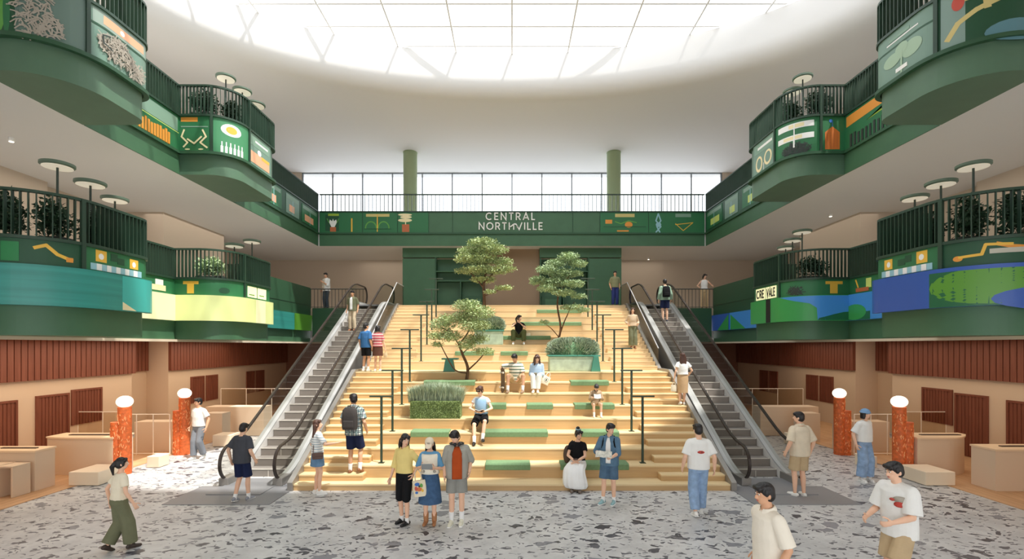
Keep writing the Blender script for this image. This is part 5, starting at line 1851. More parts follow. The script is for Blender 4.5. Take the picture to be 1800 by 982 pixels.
        for pr in (prints or []):
            # printed patches on the torso: (t, phi, dt, dphi, material, shape)
            m = MB()
            t0, ph0, dt, dp, pm = pr[:5]
            shape = pr[5] if len(pr) > 5 else 'ell'
            n = 18
            if shape == 'ell':
                vs = [shirt_surf(t0, ph0, .012)] + [shirt_surf(t0 + dt * math.sin(2 * PI * i / n), ph0 + dp * math.cos(2 * PI * i / n), .010) for i in range(n)]
                m.add(vs, [(0, 1 + i, 1 + (i + 1) % n) for i in range(n)], pm)
            elif shape == 'arc':
                vs = []
                for i in range(n + 1):
                    a = PI * (.15 + .7 * i / n)
                    for r_ in (1.0, .62):
                        vs.append(surf(t0 + dt * (math.sin(a) - .6) * 1.6 + (r_ - .8) * dt, ph0 + dp * math.cos(a), .012))
                m.add(vs, [(2 * i, 2 * i + 1, 2 * i + 3, 2 * i + 2) for i in range(n)], pm)
            else:
                vs = [surf(t0 + (-dt + 2 * dt * a), ph0 + (-dp + 2 * dp * i / 6), .017) for a in (0, .5, 1) for i in range(7)]
                m.add(vs, [(r_ * 7 + i, r_ * 7 + i + 1, (r_ + 1) * 7 + i + 1, (r_ + 1) * 7 + i) for r_ in range(2) for i in range(6)], pm)
            o = solid(m, 'shirt_print', body, s)
            q = o.modifiers.new('thick', 'SOLIDIFY'); q.thickness = .008; q.offset = 0
    # ---------------- bottom
    if bottom:
        bm_ = bottom['m']; kind = bottom['kind']; e = bottom.get('e', .018)
        m = MB()
        wt = bottom.get('waist', .10)
        if kind in ('pants', 'shorts'):
            secs = [ring(t, e) for t in (-.13, -.1, -.05, .0, .05, wt)]
            m.strip(secs, bm_)
            ln = bottom.get('len', 1.95 if kind == 'pants' else .85)
            rh = min(.101, bottom.get('r0', .098)); rk = bottom.get('rk', .078); ra = bottom.get('r1', .066)
            for sd in (1, -1):
                m.ell(hips[sd], (rh, rh, rh), bm_)
                if ln <= 1:
                    p = hips[sd].lerp(kn[sd], ln)
                    m.cone(hips[sd], rh, p, ra, bm_)
                else:
                    p = kn[sd].lerp(ank[sd], ln - 1)
                    m.cap(hips[sd], rh, kn[sd], rk, bm_)
                    m.cone(kn[sd], rk, p, ra, bm_)
            vox(m, kind if kind == 'shorts' else 'trousers', body, .0115, s, 2)
        elif kind == 'skirt':
            hemz, hw, hd, pleat = bottom['hem'], bottom.get('hw', .22), bottom.get('hd', .17), bottom.get('pleat', 0.0)
            n = 48
            secs = []
            for i in range(9):
                q = i / 8
                z = pelv.z + wt + (hemz - pelv.z - wt) * q
                a0, b0 = interp(TT, A, wt) + e, interp(TT, Bk, wt) + e
                a1, b1 = interp(TT, A, -.05) + e, interp(TT, Bk, -.05) + e
                qq = min(1, q * (pelv.z + wt - hemz) / (wt + .05))
                a = a0 + (a1 - a0) * qq + (hw - a1) * max(0, (q - .2) / .8)
                b = b0 + (b1 - b0) * qq + (hd - b1) * max(0, (q - .2) / .8)
                mid = (kn[1] + kn[-1]) / 2
                off = Vector((0, 0, 0)) if not bottom.get('follow') else Vector((0, mid.y * q * .8, 0))
                secs.append([Vector((pelv.x + a * (1 + pleat * q * math.sin(12 * 2 * PI * j / n)) * math.cos(2 * PI * j / n), pelv.y + b * (1 + pleat * q * math.sin(12 * 2 * PI * j / n)) * math.sin(2 * PI * j / n), z)) + off for j in range(n)])
            m.strip(secs[::-1], bm_, caps=True)
            solid(m, 'skirt', body, s)
        elif kind == 'long_skirt_seated':
            c = (kn[1] + kn[-1]) / 2; lo = (ank[1] + ank[-1]) / 2
            path_ = [(pelv + Vector((0, 0, wt)), .15, .105), (pelv + Vector((0, .0, .03)), .19, .13), (pelv + Vector((0, .06, -.03)), .215, .135), (pelv.lerp(c, .55) + Vector((0, 0, -.03)), .225, .125),
                     (c + Vector((0, .0, -.02)), .235, .125), (c + Vector((0, .03, -.11)), .25, .14), (c.lerp(lo, .55) + Vector((0, .0, -.03)), .27, .16), (c.lerp(lo, .9) + Vector((0, -.02, -.10)), .30, .18)]
            secs = []; n = 60
            for i, (pc, a_, b_) in enumerate(path_):
                tg_ = (path_[min(i + 1, 7)][0] - path_[max(i - 1, 0)][0]).normalized()
                x_ = Vector((1, 0, 0)); y_ = x_.cross(tg_).normalized()
                q = i / 7
                secs.append([pc + x_ * a_ * (1 + .05 * q * math.sin(10 * 2 * PI * j / n + i * .3)) * math.cos(2 * PI * j / n) + y_ * b_ * (1 + .09 * q * math.sin(13 * 2 * PI * j / n)) * math.sin(2 * PI * j / n) for j in range(n)])
            m.strip(secs, bm_)
            o = solid(m, 'skirt', body, s)
            q = o.modifiers.new('subdiv', 'SUBSURF'); q.levels = 1; q.render_levels = 1
        elif kind == 'skirt_seated':
            m.strip([ring(t, e) for t in (-.12, -.05, .0, .05, wt)], bm_)
            for sd in (1, -1):
                m.cap(hips[sd], .1, kn[sd], .08, bm_)
            vox(m, 'skirt', body, .012, s, 3)
    # ---------------- socks and shoes
    for i, sd in enumerate((1, -1)):
        T = toe[sd]; a = ank[sd]
        if socks:
            m = MB(); hgt = socks[1]
            up = (kn[sd] - ank[sd]).normalized()
            m.cap(a + T @ Vector((0, 0, -.04)), .04, a, .042, socks[0]); m.cone(a, .042, a + up * hgt, .044 if hgt < .1 else .05, socks[0])
            vox(m, 'sock', body, .009, s, 1)
        if shoes:
            sm_, sk = shoes[0], shoes[1]
            m = MB()
            g = lambda x, y, z: a + T @ Vector((x, y, z - .085))
            low = sk in ('mary', 'slip')
            hh = .034 if low else .042
            m.cap(g(0, -.045, .040), .037, g(0, .06, .040), .040, sm_)
            m.cap(g(0, .06, .038), .040, g(0, .135, .032), .031, sm_)
            m.cap(g(.012 * -sd, .10, .032), .033, g(.006 * -sd, .15, .028), .026, sm_)
            if sk == 'boot':
                m.cap(g(0, -.015, .07), .05, g(0, -.01, .21), .056, sm_)
            elif sk == 'sneaker':
                m.cap(g(0, -.03, .06), .040, g(0, .03, .075), .036, sm_)
            o = vox(m, 'boot' if sk == 'boot' else 'shoe', body, .0085, s, 1)
            sole = shoes[2] if len(shoes) > 2 else None
            if sole:
                m = MB()
                pr = [(-.036, -.06), (.036, -.06), (.043, .04), (.042, .12), (.025, .175), (-.025, .175), (-.042, .12), (-.043, .04)]
                secs = [[g(x, y, z) for x, y in pr] for z in (.0, .02)]
                m.strip(secs, sole)
                solid(m, 'sole', o, s)
            if sk == 'mary':
                m = MB()
                m.tube([g(-.04, .045, .05), g(-.02, .05, .082), g(.02, .05, .082), g(.04, .045, .05)], .009, sm_, 6)
                solid(m, 'strap', o, s)
    Mw = Matrix.Translation(P.loc) @ Matrix.Rotation(P.yaw, 4, 'Z') @ Matrix.Scale(s, 4)
    P.W = lambda v: Mw @ Vector(v)
    P.M = Mw
    return P

def held(mb, name, label, cat, P, origin, rot=None, s=None, group=None, bevel=0, smooth=False):
    """a thing carried by a person: built around its own origin, placed in the person's frame"""
    o = mb.build(name, smooth=smooth, bevel=bevel)
    q = Matrix.Rotation(P.yaw, 3, 'Z') @ (rot if rot is not None else Matrix.Identity(3))
    o.matrix_world = Matrix.Translation(P.W(origin)) @ q.to_4x4() @ Matrix.Scale(P.s if s is None else s, 4)
    tag(o, label, cat, group)
    return o
def rotm(x=0, y=0, z=0):
    return Matrix.Rotation(math.radians(z), 3, 'Z') @ Matrix.Rotation(math.radians(x), 3, 'X') @ Matrix.Rotation(math.radians(y), 3, 'Y')

def backpack(P, label, m, w=.30, h=.42, d=.15):
    b = MB()
    secs = []
    for z, kx, ky in ((0, .92, .9), (.06, 1, 1), (h * .6, 1, 1), (h * .88, .92, .9), (h, .6, .55)):
        a, c = w / 2 * kx, d / 2 * ky
        n = 20
        ring_ = []
        for i in range(n):
            t = 2 * PI * i / n
            cx, sy = math.cos(t), math.sin(t)
            ring_.append((a * math.copysign(abs(cx) ** .55, cx), c * math.copysign(abs(sy) ** .6, sy), z))
        secs.append(ring_)
    b.strip(secs, m)
    o = held(b, 'backpack', label, 'backpack', P, (P.pel + P.Z * .03 - P.Y * .205), Matrix(((P.X.x, P.Y.x, P.Z.x), (P.X.y, P.Y.y, P.Z.y), (P.X.z, P.Y.z, P.Z.z))), smooth=True)
    q = MB().box(-w * .36, w * .36, -d / 2 - .035, -d / 2 + .02, .05, h * .42, m)
    c = q.build('front_pocket', o, bevel=.02)
    for sd in (1, -1):
        L = []
        inv = Matrix.Identity(3)
        base = P.pel + P.Z * .03 - P.Y * .205
        R3 = Matrix((P.X, P.Y, P.Z))
        for t, ph, e in ((.38, -PI / 2 + sd * .35, .03), (.455, -PI / 2 + sd * .5, .045), (.47, sd * .0, .0), (.42, PI / 2 - sd * .62, .04), (.33, PI / 2 - sd * .72, .04), (.22, PI / 2 - sd * 1.0, .045), (.12, PI / 2 - sd * 1.6, .04), (.08, -PI / 2 + sd * .8, .04)):
            if t == .47:
                v = P.pel + P.Z * .515 + P.X * sd * .105
            else:
                v = P.surf(t, ph, e)
            L.append(R3 @ (v - base))
        s_ = MB().tube(L, .016, m, 6)
        s_.build('shoulder_strap', o, smooth=True)
    MB().tube([(-.04, -.02, h - .01), (-.03, -.03, h + .04), (.03, -.03, h + .04), (.04, -.02, h - .01)], .008, m, 6).build('grab_handle', o)
    return o

def tote(P, origin, label, m, w=.30, h=.32, strap=.26, rot=None, mark=None, side_axis='x', thick=.07):
    b = MB()
    secs = []
    for z, k in ((-h, .85), (-h * .9, 1), (-h * .4, 1.05), (0, .75)):
        n = 16
        secs.append([(w / 2 * (.96 if z == 0 else 1) * math.copysign(abs(math.cos(2 * PI * i / n)) ** .5, math.cos(2 * PI * i / n)), thick / 2 * k * math.sin(2 * PI * i / n), z) for i in range(n)])
    b.strip(secs, m)
    o = held(b, 'tote_bag', label, 'bag', P, origin, rot, smooth=True)
    for yy in (-thick * .3, thick * .3):
        MB().tube([(-w * .25, yy, -.01), (-w * .2, yy, strap * .6), (0, yy * .3, strap), (w * .2, yy, strap * .6), (w * .25, yy, -.01)], .008, m, 6).build('handle', o)
    if mark:
        q = MB()
        for i, (cx, cz, rx, rz, mm) in enumerate(mark):
            for sg in (1, -1):
                n = 14
                y = sg * (thick / 2 * 1.06 + .002 + .001 * i)
                q.add([(cx + rx * math.cos(2 * PI * j / n), y, cz + rz * math.sin(2 * PI * j / n)) for j in range(n)], [tuple(range(n))], mm)
        q.build('print', o)
    return o

def book(P, origin, label, cover, rot, w=.13, h=.19, name='book'):
    b = MB()
    for sd in (1, -1):
        a = .32 * sd
        u = Vector((sd * math.cos(.32), 0, math.sin(.32)))
        vs = []
        for t in (0, .006):
            for p in ((0, 0), (w, 0), (w, h), (0, h)):
                vs.append(Vector((u.x * p[0], p[1] - h / 2, u.z * p[0] + t)))
        b.add(vs, [(0, 3, 2, 1), (4, 5, 6, 7), (0, 1, 5, 4), (1, 2, 6, 5), (2, 3, 7, 6), (3, 0, 4, 7)], cover)
        vs = []
        for t in (.007, .018):
            for p in ((0, .006), (w - .006, .006), (w - .006, h - .006), (0, h - .006)):
                vs.append(Vector((u.x * p[0], p[1] - h / 2, u.z * p[0] + t)))
        b.add(vs, [(0, 3, 2, 1), (4, 5, 6, 7), (0, 1, 5, 4), (1, 2, 6, 5), (2, 3, 7, 6), (3, 0, 4, 7)], mat('paper', (236, 230, 216), .8))
    return held(b, name, label, 'book', P, origin, rot)

# fabrics
WHT = cloth('white_cotton', (238, 238, 234), noise=.04)
CREAMC = cloth('cream_cotton', (236, 226, 202), noise=.05)
NAVY = cloth('navy_cotton', (34, 42, 72))
BLKC = cloth('black_cotton', (28, 28, 30))
CHAR = cloth('charcoal_cotton', (74, 76, 82))
OLIVE = cloth('olive_cotton', (116, 118, 92))
OLIVE_D = cloth('dark_olive', (84, 90, 58))
KHAKI = cloth('khaki_cotton', (196, 172, 136))
GREYT = cloth('grey_wool', (128, 132, 138))
DENIM = cloth('denim_blue', (70, 98, 132), noise=.2, nscale=14)
DENIM_L = cloth('light_denim', (146, 172, 204), noise=.18, nscale=12)
LINEN = cloth('linen_beige', (222, 208, 184))
SNEAK = mat('sneaker_white', (236, 234, 228), .6)
SHOEK = mat('shoe_black', (22, 22, 24), .3)
SHOEB = mat('shoe_brown', (140, 92, 62), .55)
SOCKW = cloth('sock_white', (240, 240, 238), noise=.03)
LEATHER = mat('leather_brown', (92, 66, 56), .5)

def Lf(px, D):   # sideways position from the photo column at a depth
    return (px - 900) * D / FPX
S = lambda k: RISE * k

# 1 girl with ponytail, front left, walking away
P = person('person with a black ponytail in a cream top and olive trousers at front left', (Lf(209, 8.05), 8.05, 0), -32, 1.56, 'f', SKIN_A, ('ponytail', HAIR_K), lean=3, head=(-22, -4),
           feet=((.08, .16, 0), (-.09, -.2, 0)), fpitch=(0, 28), handR=(.25, .14, .86), handL=(-.24, -.06, .87), top=dict(m=CREAMC, sleeve=.6, hem=.02, e=.022), bottom=dict(kind='pants', m=OLIVE, rk=.115, r0=.12, r1=.115, len=1.92, e=.03), shoes=(mat('shoe_dark_brown', (60, 48, 40), .5), 'sneaker'))
# 2 man in navy shorts at the left escalator
P = person('person in a charcoal tee and navy shorts stepping onto the left escalator', (Lf(425, 10.62), 10.62, 0), -12, 1.72, 'm', SKIN_A, ('short', HAIR_K), lean=2, head=(0, 8),
           feet=((.09, .10, 0), (-.09, -.12, 0)), fpitch=(0, 12), handR=(.26, .10, .88), handL=(-.27, -.02, .88), top=dict(m=CHAR, sleeve=.8, hem=-.10, e=.035, boxy=1), bottom=dict(kind='shorts', m=NAVY, len=.92, ra=.1, r1=.1), socks=(SOCKW, .08), shoes=(cloth('shoe_grey', (150, 152, 158)), 'sneaker', SNEAK))
# 3 man white tee grey trousers
P = person('person in a white tee and grey wide trousers walking beside the farther left totem', (Lf(350, 14.6), 14.6, 0), 165, 1.85, 'm', SKIN_B, ('short', HAIR_K), head=(-22, 0),
           feet=((.07, .12, 0), (-.08, -.10, 0)), fpitch=(0, 14), handR=(.28, .02, .88), handL=(-.28, .02, .87), top=dict(m=WHT, sleeve=.7, hem=-.02, e=.03, boxy=.95), bottom=dict(kind='pants', m=GREYT, rk=.095, r0=.105, r1=.085, len=1.93), shoes=(SNEAK, 'sneaker'), vx=.009)
# 4 woman striped tee with crossbody bag
STR = stripes('striped_grey_white', (238, 238, 234), (176, 190, 196), .055, .42)
P4 = person('person in a grey striped tee and denim miniskirt at the foot of the left stairs', (Lf(558, 11.12), 11.12, 0), -58, 1.72, 'f', SKIN_A, ('long', HAIR_B), head=(-18, -8),
           feet=((.07, .03, 0), (-.07, -.03, 0)), handR=(.26, .36, 1.17), handL=(-.2, .05, .90), curl=(.1, .35), palm=((0, .3, 1), (1, .1, 0)), top=dict(m=STR, sleeve=.85, hem=.0, e=.028, boxy=.9), bottom=dict(kind='skirt', m=cloth('denim_mid', (108, 142, 174), noise=.15, nscale=12), hem=.68, hw=.20, hd=.16), shoes=(SNEAK, 'sneaker', WHITE))
b = MB().box(-.12, .12, -.04, .04, 0, .15, LEATHER)
o = held(b, 'crossbody_bag', 'small brown crossbody bag on the hip of the woman in the striped tee', 'bag', P4, (.2, -.03, .865), rotm(0, 0, 80), bevel=.02)
MB().box(-.122, .122, -.045, .0, .07, .152, LEATHER).build('flap', o, bevel=.01)
MB().tube([(-.10, .03, .15), (-.09, .08, .30), (-.05, .16, .48), (.06, .26, .62)], .008, LEATHER, 6).build('strap', o)
# 5 man in plaid with backpack
PL = plaid('plaid_shirt', (226, 226, 214), (122, 142, 140), (44, 58, 70))
P5 = person('person in a plaid shirt and navy shorts with a grey backpack on the stairs', (Lf(622, 11.80), 11.80, S(2)), -6, 1.95, 'm', SKIN_B, ('short', HAIR_K), head=(38, 2), 
           feet=((.12, .0, 0), (-.10, .04, 0)), fpitch=(20, 0), handR=(.25, .10, .9), handL=(-.23, .16, .93), top=dict(m=PL, sleeve=.75, hem=-.12, e=.03, boxy=.95, collar=True), bottom=dict(kind='shorts', m=NAVY, len=.95, r1=.098), socks=(SOCKW, .12), shoes=(SHOEB, 'slip'))
backpack(P5, 'charcoal backpack worn by the person in the plaid shirt', cloth('backpack_grey', (70, 66, 64)), .33, .48, .17)
# 6, 7 couple on the half landing
P = person('person in a blue shirt and black shorts standing on the left half landing', (Lf(643, 16.15), 16.15, S(17)), -20, 1.62, 'm', SKIN_B, ('short', HAIR_K), head=(-25, -6), top=dict(m=cloth('blue_cotton', (62, 108, 158)), sleeve=.85, hem=-.10, e=.035, boxy=1), bottom=dict(kind='shorts', m=BLKC, len=.85, r1=.1), socks=(SOCKW, .1), shoes=(SNEAK, 'sneaker'), vx=.009)
P = person('person in a pink striped tee and brown skirt standing on the left half landing', (Lf(664, 16.15), 16.15, S(17)), -5, 1.55, 'f', SKIN_A, ('bob', HAIR_K), head=(-15, -6), handR=(.26, .08, .84),
           top=dict(m=stripes('striped_pink', (226, 186, 180), (190, 76, 90), .09, .5), sleeve=.8, hem=-.02, e=.03, boxy=.9), bottom=dict(kind='skirt', m=cloth('brown_cotton', (98, 66, 54)), hem=.60, hw=.2, hd=.16), shoes=(SNEAK, 'sneaker'), vx=.009)
tote(P, (.27, .10, .70), 'small beige bag held by the person in the pink striped tee', cloth('bag_beige', (222, 198, 160)), .14, .16, .06)
# 8 man on the left escalator
P = person('person in an olive overshirt and beige trousers riding the left escalator', (-EX - .02, EY0 + .25 + 19 * .3464 + .14, 4.0), 172, 1.62, 'm', SKIN_B, ('short', HAIR_K), head=(8, 4), top=dict(m=OLIVE, sleeve=.85, hem=-.1, e=.03, boxy=.95, collar=True), open_top=(WHT, .30, -.06), bottom=dict(kind='pants', m=cloth('beige_trouser', (206, 188, 160)), rk=.08, r1=.075), shoes=(SHOEB, 'sneaker'), vx=.009)
tote(P, (.26, .04, .66), 'small white bag in the hand of the person riding the left escalator', WHT, .12, .14, .1)
# 9 man at the left landing railing
P = person('person in an open white shirt standing behind the left landing railing', (-9.35, 24.35, Z2), 150, 1.85, 'm', SKIN_B, ('short', HAIR_K), head=(15, 8), handL=(-.08, .24, 1.22), handR=(.26, .05, .88), top=dict(m=WHT, sleeve=1.3, hem=-.1, e=.035, boxy=1, collar=True), open_top=(cloth('beige_tee', (216, 204, 184)), .28, -.06), bottom=dict(kind='pants', m=cloth('slate_trouser', (72, 82, 92)), rk=.08, r1=.07), shoes=(SHOEK, 'sneaker'), vx=.009)
# 10-12 the group of three
P10 = person('person with long black hair in a yellow blouse and black knee shorts', (Lf(711, 9.28), 9.28, 0), 155, 1.74, 'f', SKIN_A, ('long', HAIR_K), head=(55, 12), 
           feet=((.08, -.02, 0), (-.10, .05, 0)), toes=(12, 8), handR=(.27, .08, .84), handL=(-.20, -.02, .93), top=dict(m=cloth('butter_yellow', (238, 216, 140), noise=.05), sleeve=1.25, hem=.03, e=.03, boxy=.9, collar=True), bottom=dict(kind='shorts', m=BLKC, len=1.06, rk=.084, r0=.1, r1=.088), socks=(SOCKW, .06), shoes=(SHOEK, 'mary'))
P11 = person('person in a cream cap, cream vest and denim skirt holding up a tablet', (Lf(756, 9.24), 9.24, 0), 180, 1.68, 'f', SKIN_A, ('long', HAIR_K), head=(0, 26), hat=('cap', cloth('cap_cream', (232, 218, 194), noise=.04)),
           feet=((.085, 0, 0), (-.085, .0, 0)), handR=(.12, .27, 1.17), handL=(-.13, .27, 1.14), curl=(.5, .5), palm=((-1, 0, .5), (1, 0, .5)),
           top=dict(m=cloth('sky_blue_tee', (104, 158, 196)), sleeve=.92, hem=.08, e=.022, boxy=.7), bottom=dict(kind='skirt', m=DENIM, hem=.44, hw=.235, hd=.2, pleat=.012), shoes=(mat('boot_tan', (176, 122, 80), .6), 'boot'))
# the knitted vest over the tee
m = MB()
VEST = cloth('vest_cream', (246, 240, 222), noise=.06, bscale=60)
vs, fs = [], []
for t in (.06, .12, .2, .28, .36, .42, .455):
    for i in range(24):
        ph = 2 * PI * i / 24
        vs.append(P11.ssurf(t, ph, .016))
fs = [(r * 24 + i, r * 24 + (i + 1) % 24, (r + 1) * 24 + (i + 1) % 24, (r + 1) * 24 + i) for r in range(6) for i in range(24)]
m.add(vs, fs, VEST)
o = solid(m, 'vest', P11.o, P11.s); q = o.modifiers.new('thick', 'SOLIDIFY'); q.thickness = .012
m = MB()
for sd in (1, -1):
    n = 16
    for rr, mm in ((.026, CHAR), (.017, CREAMC), (.009, CHAR)):
        vs = [P11.ssurf(.12 + rr * math.sin(2 * PI * i / n), PI / 2 + sd * .62 + rr / .15 * math.cos(2 * PI * i / n), .026 + (.03 - rr) * .1) for i in range(n)]
        m.add(vs, [tuple(range(n))], mm)
solid(m, 'vest_flowers', P11.o, P11.s, False)
held(MB().box(-.105, .105, -.005, .005, -.07, .07, mat('tablet_grey', (158, 162, 162), .35, .4)), 'tablet', 'grey tablet held up by the person in the cream cap', 'tablet', P11, (-.005, .395, 1.25), rotm(-28), bevel=.004)
o = tote(P11, (.205, .14, .92), 'cream canvas tote with a colourful print on the arm of the person in the cap', cloth('tote_canvas', (232, 220, 192), noise=.05), .27, .32, .24, rotm(0, 8, 0),
     mark=[(.02, -.13, .10, .10, cloth('print_cream', (226, 206, 170))), (.03, -.07, .05, .035, BLUE), (-.05, -.10, .03, .04, GREEN_L), (.0, -.17, .055, .04, mat('print_orange', (214, 120, 70), .8)), (.06, -.15, .03, .045, RED), (-.06, -.2, .025, .03, YELLOW), (.06, -.23, .03, .025, BLUE), (-.01, -.11, .022, .022, DARKART)])
P12 = person('person in an open grey overshirt over a rust tee with headphones round the neck', (Lf(803, 9.22), 9.22, 0), 188, 1.82, 'm', SKIN_A, ('fluffy', HAIR_K), head=(-32, 22), 
           feet=((.10, .0, 0), (-.09, -.02, 0)), toes=(20, 10), handR=(.225, .06, .88), handL=(-.23, .05, .93), elbow=((.2, -1, 0), (-.4, -1, 0)), top=dict(m=cloth('grey_overshirt', (168, 166, 156), noise=.06), sleeve=1.02, hem=-.10, e=.04, boxy=1, collar=True, name='overshirt'), open_top=(cloth('rust_tee', (178, 78, 36)), .42, -.09),
           bottom=dict(kind='shorts', m=cloth('grey_shorts', (146, 146, 140), noise=.06), len=.78, r0=.108, r1=.112), socks=(SOCKW, .17), shoes=(cloth('cream_sneaker', (228, 226, 206), noise=.03), 'sneaker', WHITE))
m = MB()
pts = [P12.surf(.5, PI / 2 + a, .04) + P12.Z * .03 for a in [.3 + (2 * PI - .6) * i / 12 for i in range(13)]]
m.tube(pts, .014, mat('headphone_black', (36, 36, 40), .4), 8)
for p in (pts[0], pts[-1]):
    m.ell(p, (.032, .03, .036), mat('headphone_black', (36, 36, 40), .4))
for i in range(len(m.v)):
    m.v[i] = tuple(Vector(m.v[i]) - P12.pel)
held(m, 'headphones', 'dark headphones around the neck of the person in the grey overshirt', 'headphones', P12, P12.pel, None, smooth=True)

# 13 seated woman with sunglasses
y13 = stepD(9) - .08
P13 = person('person in sunglasses and a pale blue vest reading on the seating tiers', (Lf(846, y13), y13, S(9)), 172, 1.92, 'f', SKIN_A, ('updo', HAIR_B), lean=2, head=(-22, 18), glasses=True, pel=(0, 0, .10), real=True,
           feet=((.06, .64, -.60), (-.16, .60, -.53)), toes=(-4, -22), fpitch=(0, -14), knee=(.1, .25), handR=(.10, .27, .24), handL=(-.14, .30, .24), curl=(.4, .4), palm=((-1, .2, .6), (1, .2, .6)), elbow=((1, -.5, -.3), (-1, -.5, -.3)),
           top=dict(m=WHT, sleeve=.42, hem=.1, e=.014, boxy=.5), bottom=dict(kind='shorts', m=BLKC, len=.93, r0=.108, r1=.095), socks=(SOCKW, .14), shoes=(SHOEK, 'mary'))
m = MB()
vs = []
ts_ = (.06, .12, .2, .28, .35, .41, .46)
for t in ts_:
    for i in range(24):
        vs.append(P13.ssurf(t, 2 * PI * i / 24, .011))
m.add(vs, [(r * 24 + i, r * 24 + (i + 1) % 24, (r + 1) * 24 + (i + 1) % 24, (r + 1) * 24 + i) for r in range(len(ts_) - 1) for i in range(24)], cloth('pale_blue_knit', (152, 186, 214), noise=.05))
o = solid(m, 'knit_vest', P13.o, P13.s); q = o.modifiers.new('thick', 'SOLIDIFY'); q.thickness = .01
book(P13, (-.03, .36, .24), 'dark open book on the lap of the person in sunglasses', mat('book_brown', (74, 54, 44), .6), rotm(18), .12, .17)
# 14 seated skater, 15 seated woman in blue
y14 = stepD(15) + .02
P14 = person('person in a green striped tee seated on the tiers with a hand on a skateboard', (Lf(906, y14), y14, S(15)), 180, 1.85, 'm', SKIN_B, ('fluffy', HAIR_K), lean=6, head=(-24, 20), pel=(0, 0, .10), real=True,
           feet=((.24, .46, -.30), (-.22, .46, -.30)), knee=(.35, .35), toes=(12, 14), handR=(.40, .20, .32), handL=(-.10, .30, .12), elbow=((1, -.3, -.2), (-1, -.6, 0)), top=dict(m=stripes('striped_green', (228, 224, 206), (66, 102, 84), .10, .30), sleeve=.85, hem=-.03, e=.035, boxy=.9), bottom=dict(kind='shorts', m=KHAKI, len=.86, r0=.11, r1=.1), socks=(SOCKW, .14), shoes=(mat('shoe_taupe', (142, 116, 92), .6), 'sneaker'), vx=.009)
sb = empty('skateboard', 'worn skateboard standing on end beside the seated person in the striped tee', 'skateboard', (Lf(884, stepD(15) - .30), stepD(15) - .30, S(13)), .65)
n = 20
mb = MB()
DK = mat('deck_brown', (104, 84, 68), .6, noise=.2, nscale=8)
secs = []
for i in range(13):
    z = .8 * i / 12
    w = .1 * min(1, math.sqrt(max(0.02, min(z, .8 - z) / .09)))
    kick = .05 * (max(0, .12 - z) / .12 + max(0, z - .68) / .12)
    secs.append([(-.006 - kick * .6, -w, z), (.006 - kick * .6, -w, z), (.006 - kick * .6, w, z), (-.006 - kick * .6, w, z)])
mb.strip(secs, DK); mb.build('deck', sb)
for z in (.17, .63):
    MB().box(-.05, -.006, -.03, .03, z - .02, z + .02, STEEL).build('truck', sb)
    for yy in (-.08, .08):
        w_ = MB().tube([(-.05, yy - .018, z), (-.05, yy + .018, z)], .027, mat('wheel_cream', (224, 214, 196), .5), 14); w_.build('wheel', sb, smooth=True)
P15 = person('person with wavy hair in a pale blue jumper and white trousers seated on the tiers', (Lf(944, y14), y14, S(15)), 172, 1.82, 'f', SKIN_A, ('wavy', HAIR_B), lean=6, head=(14, 22), pel=(0, 0, .10), real=True,
           feet=((.07, .46, -.30), (-.06, .44, -.30)), handR=(.12, .28, .24), handL=(-.10, .28, .24), palm=((-1, 0, .6), (1, 0, .6)), elbow=((.4, -1, -.4), (-.4, -1, -.4)), top=dict(m=stripes('pale_blue_check', (180, 202, 220), (158, 184, 208), .04, .4), sleeve=1.8, hem=-.02, e=.034, boxy=.9), bottom=dict(kind='pants', m=WHT, r0=.1, rk=.082, r1=.07, len=1.9), shoes=(cloth('cream_shoe', (232, 222, 204), noise=.03), 'sneaker'), vx=.009)
held(MB().box(-.05, .05, -.008, .008, -.08, .08, GREYART), 'phone', 'small grey device in the hands of the person in the pale blue jumper', 'phone', P15, (.01, .36, .27), rotm(-50), bevel=.004)
tote(P15, (-.33, .06, .19), 'white tote bag with a dark motif beside the person in the pale blue jumper', cloth('tote_white', (236, 230, 214), noise=.04), .24, .26, .14, rotm(0, -25, 15), mark=[(0, -.12, .06, .07, DARKART), (.0, -.12, .05, .06, cloth('tote_white', (236, 230, 214))), (0, -.12, .02, .04, DARKART)])
# 16 woman on the phone
y16 = stepD(25) + .02
P16 = person('person in a black top and olive trousers on the phone high on the seating tiers', (Lf(912, y16), y16, S(25)), 178, 1.74, 'f', SKIN_A, ('ponytail', HAIR_K), lean=2, head=(62, 0), pel=(0, 0, .10), real=True,
           feet=((.20, .42, -.30), (-.20, .42, -.30)), knee=(.3, .3), handR=(.10, .16, .58), handL=(-.09, .20, .52), curl=(.6, .6), elbow=((1, .2, -1), (-1, .2, -1)), top=dict(m=BLKC, sleeve=.5, hem=.02, e=.02, boxy=.6), bottom=dict(kind='pants', m=OLIVE_D, r0=.11, rk=.1, r1=.085, len=1.85), shoes=(SNEAK, 'sneaker'), vx=.009)
held(MB().box(-.036, .036, -.005, .005, -.075, .075, BLACK), 'phone', 'black phone at the ear of the person on the upper tiers', 'phone', P16, P16.wr[1] + Vector((-.01, .05, .07)), rotm(0, 10, 60), bevel=.003)
tote(P16, (-.36, .0, .16), 'soft cream bag beside the person on the phone', CREAMC, .22, .16, .05)
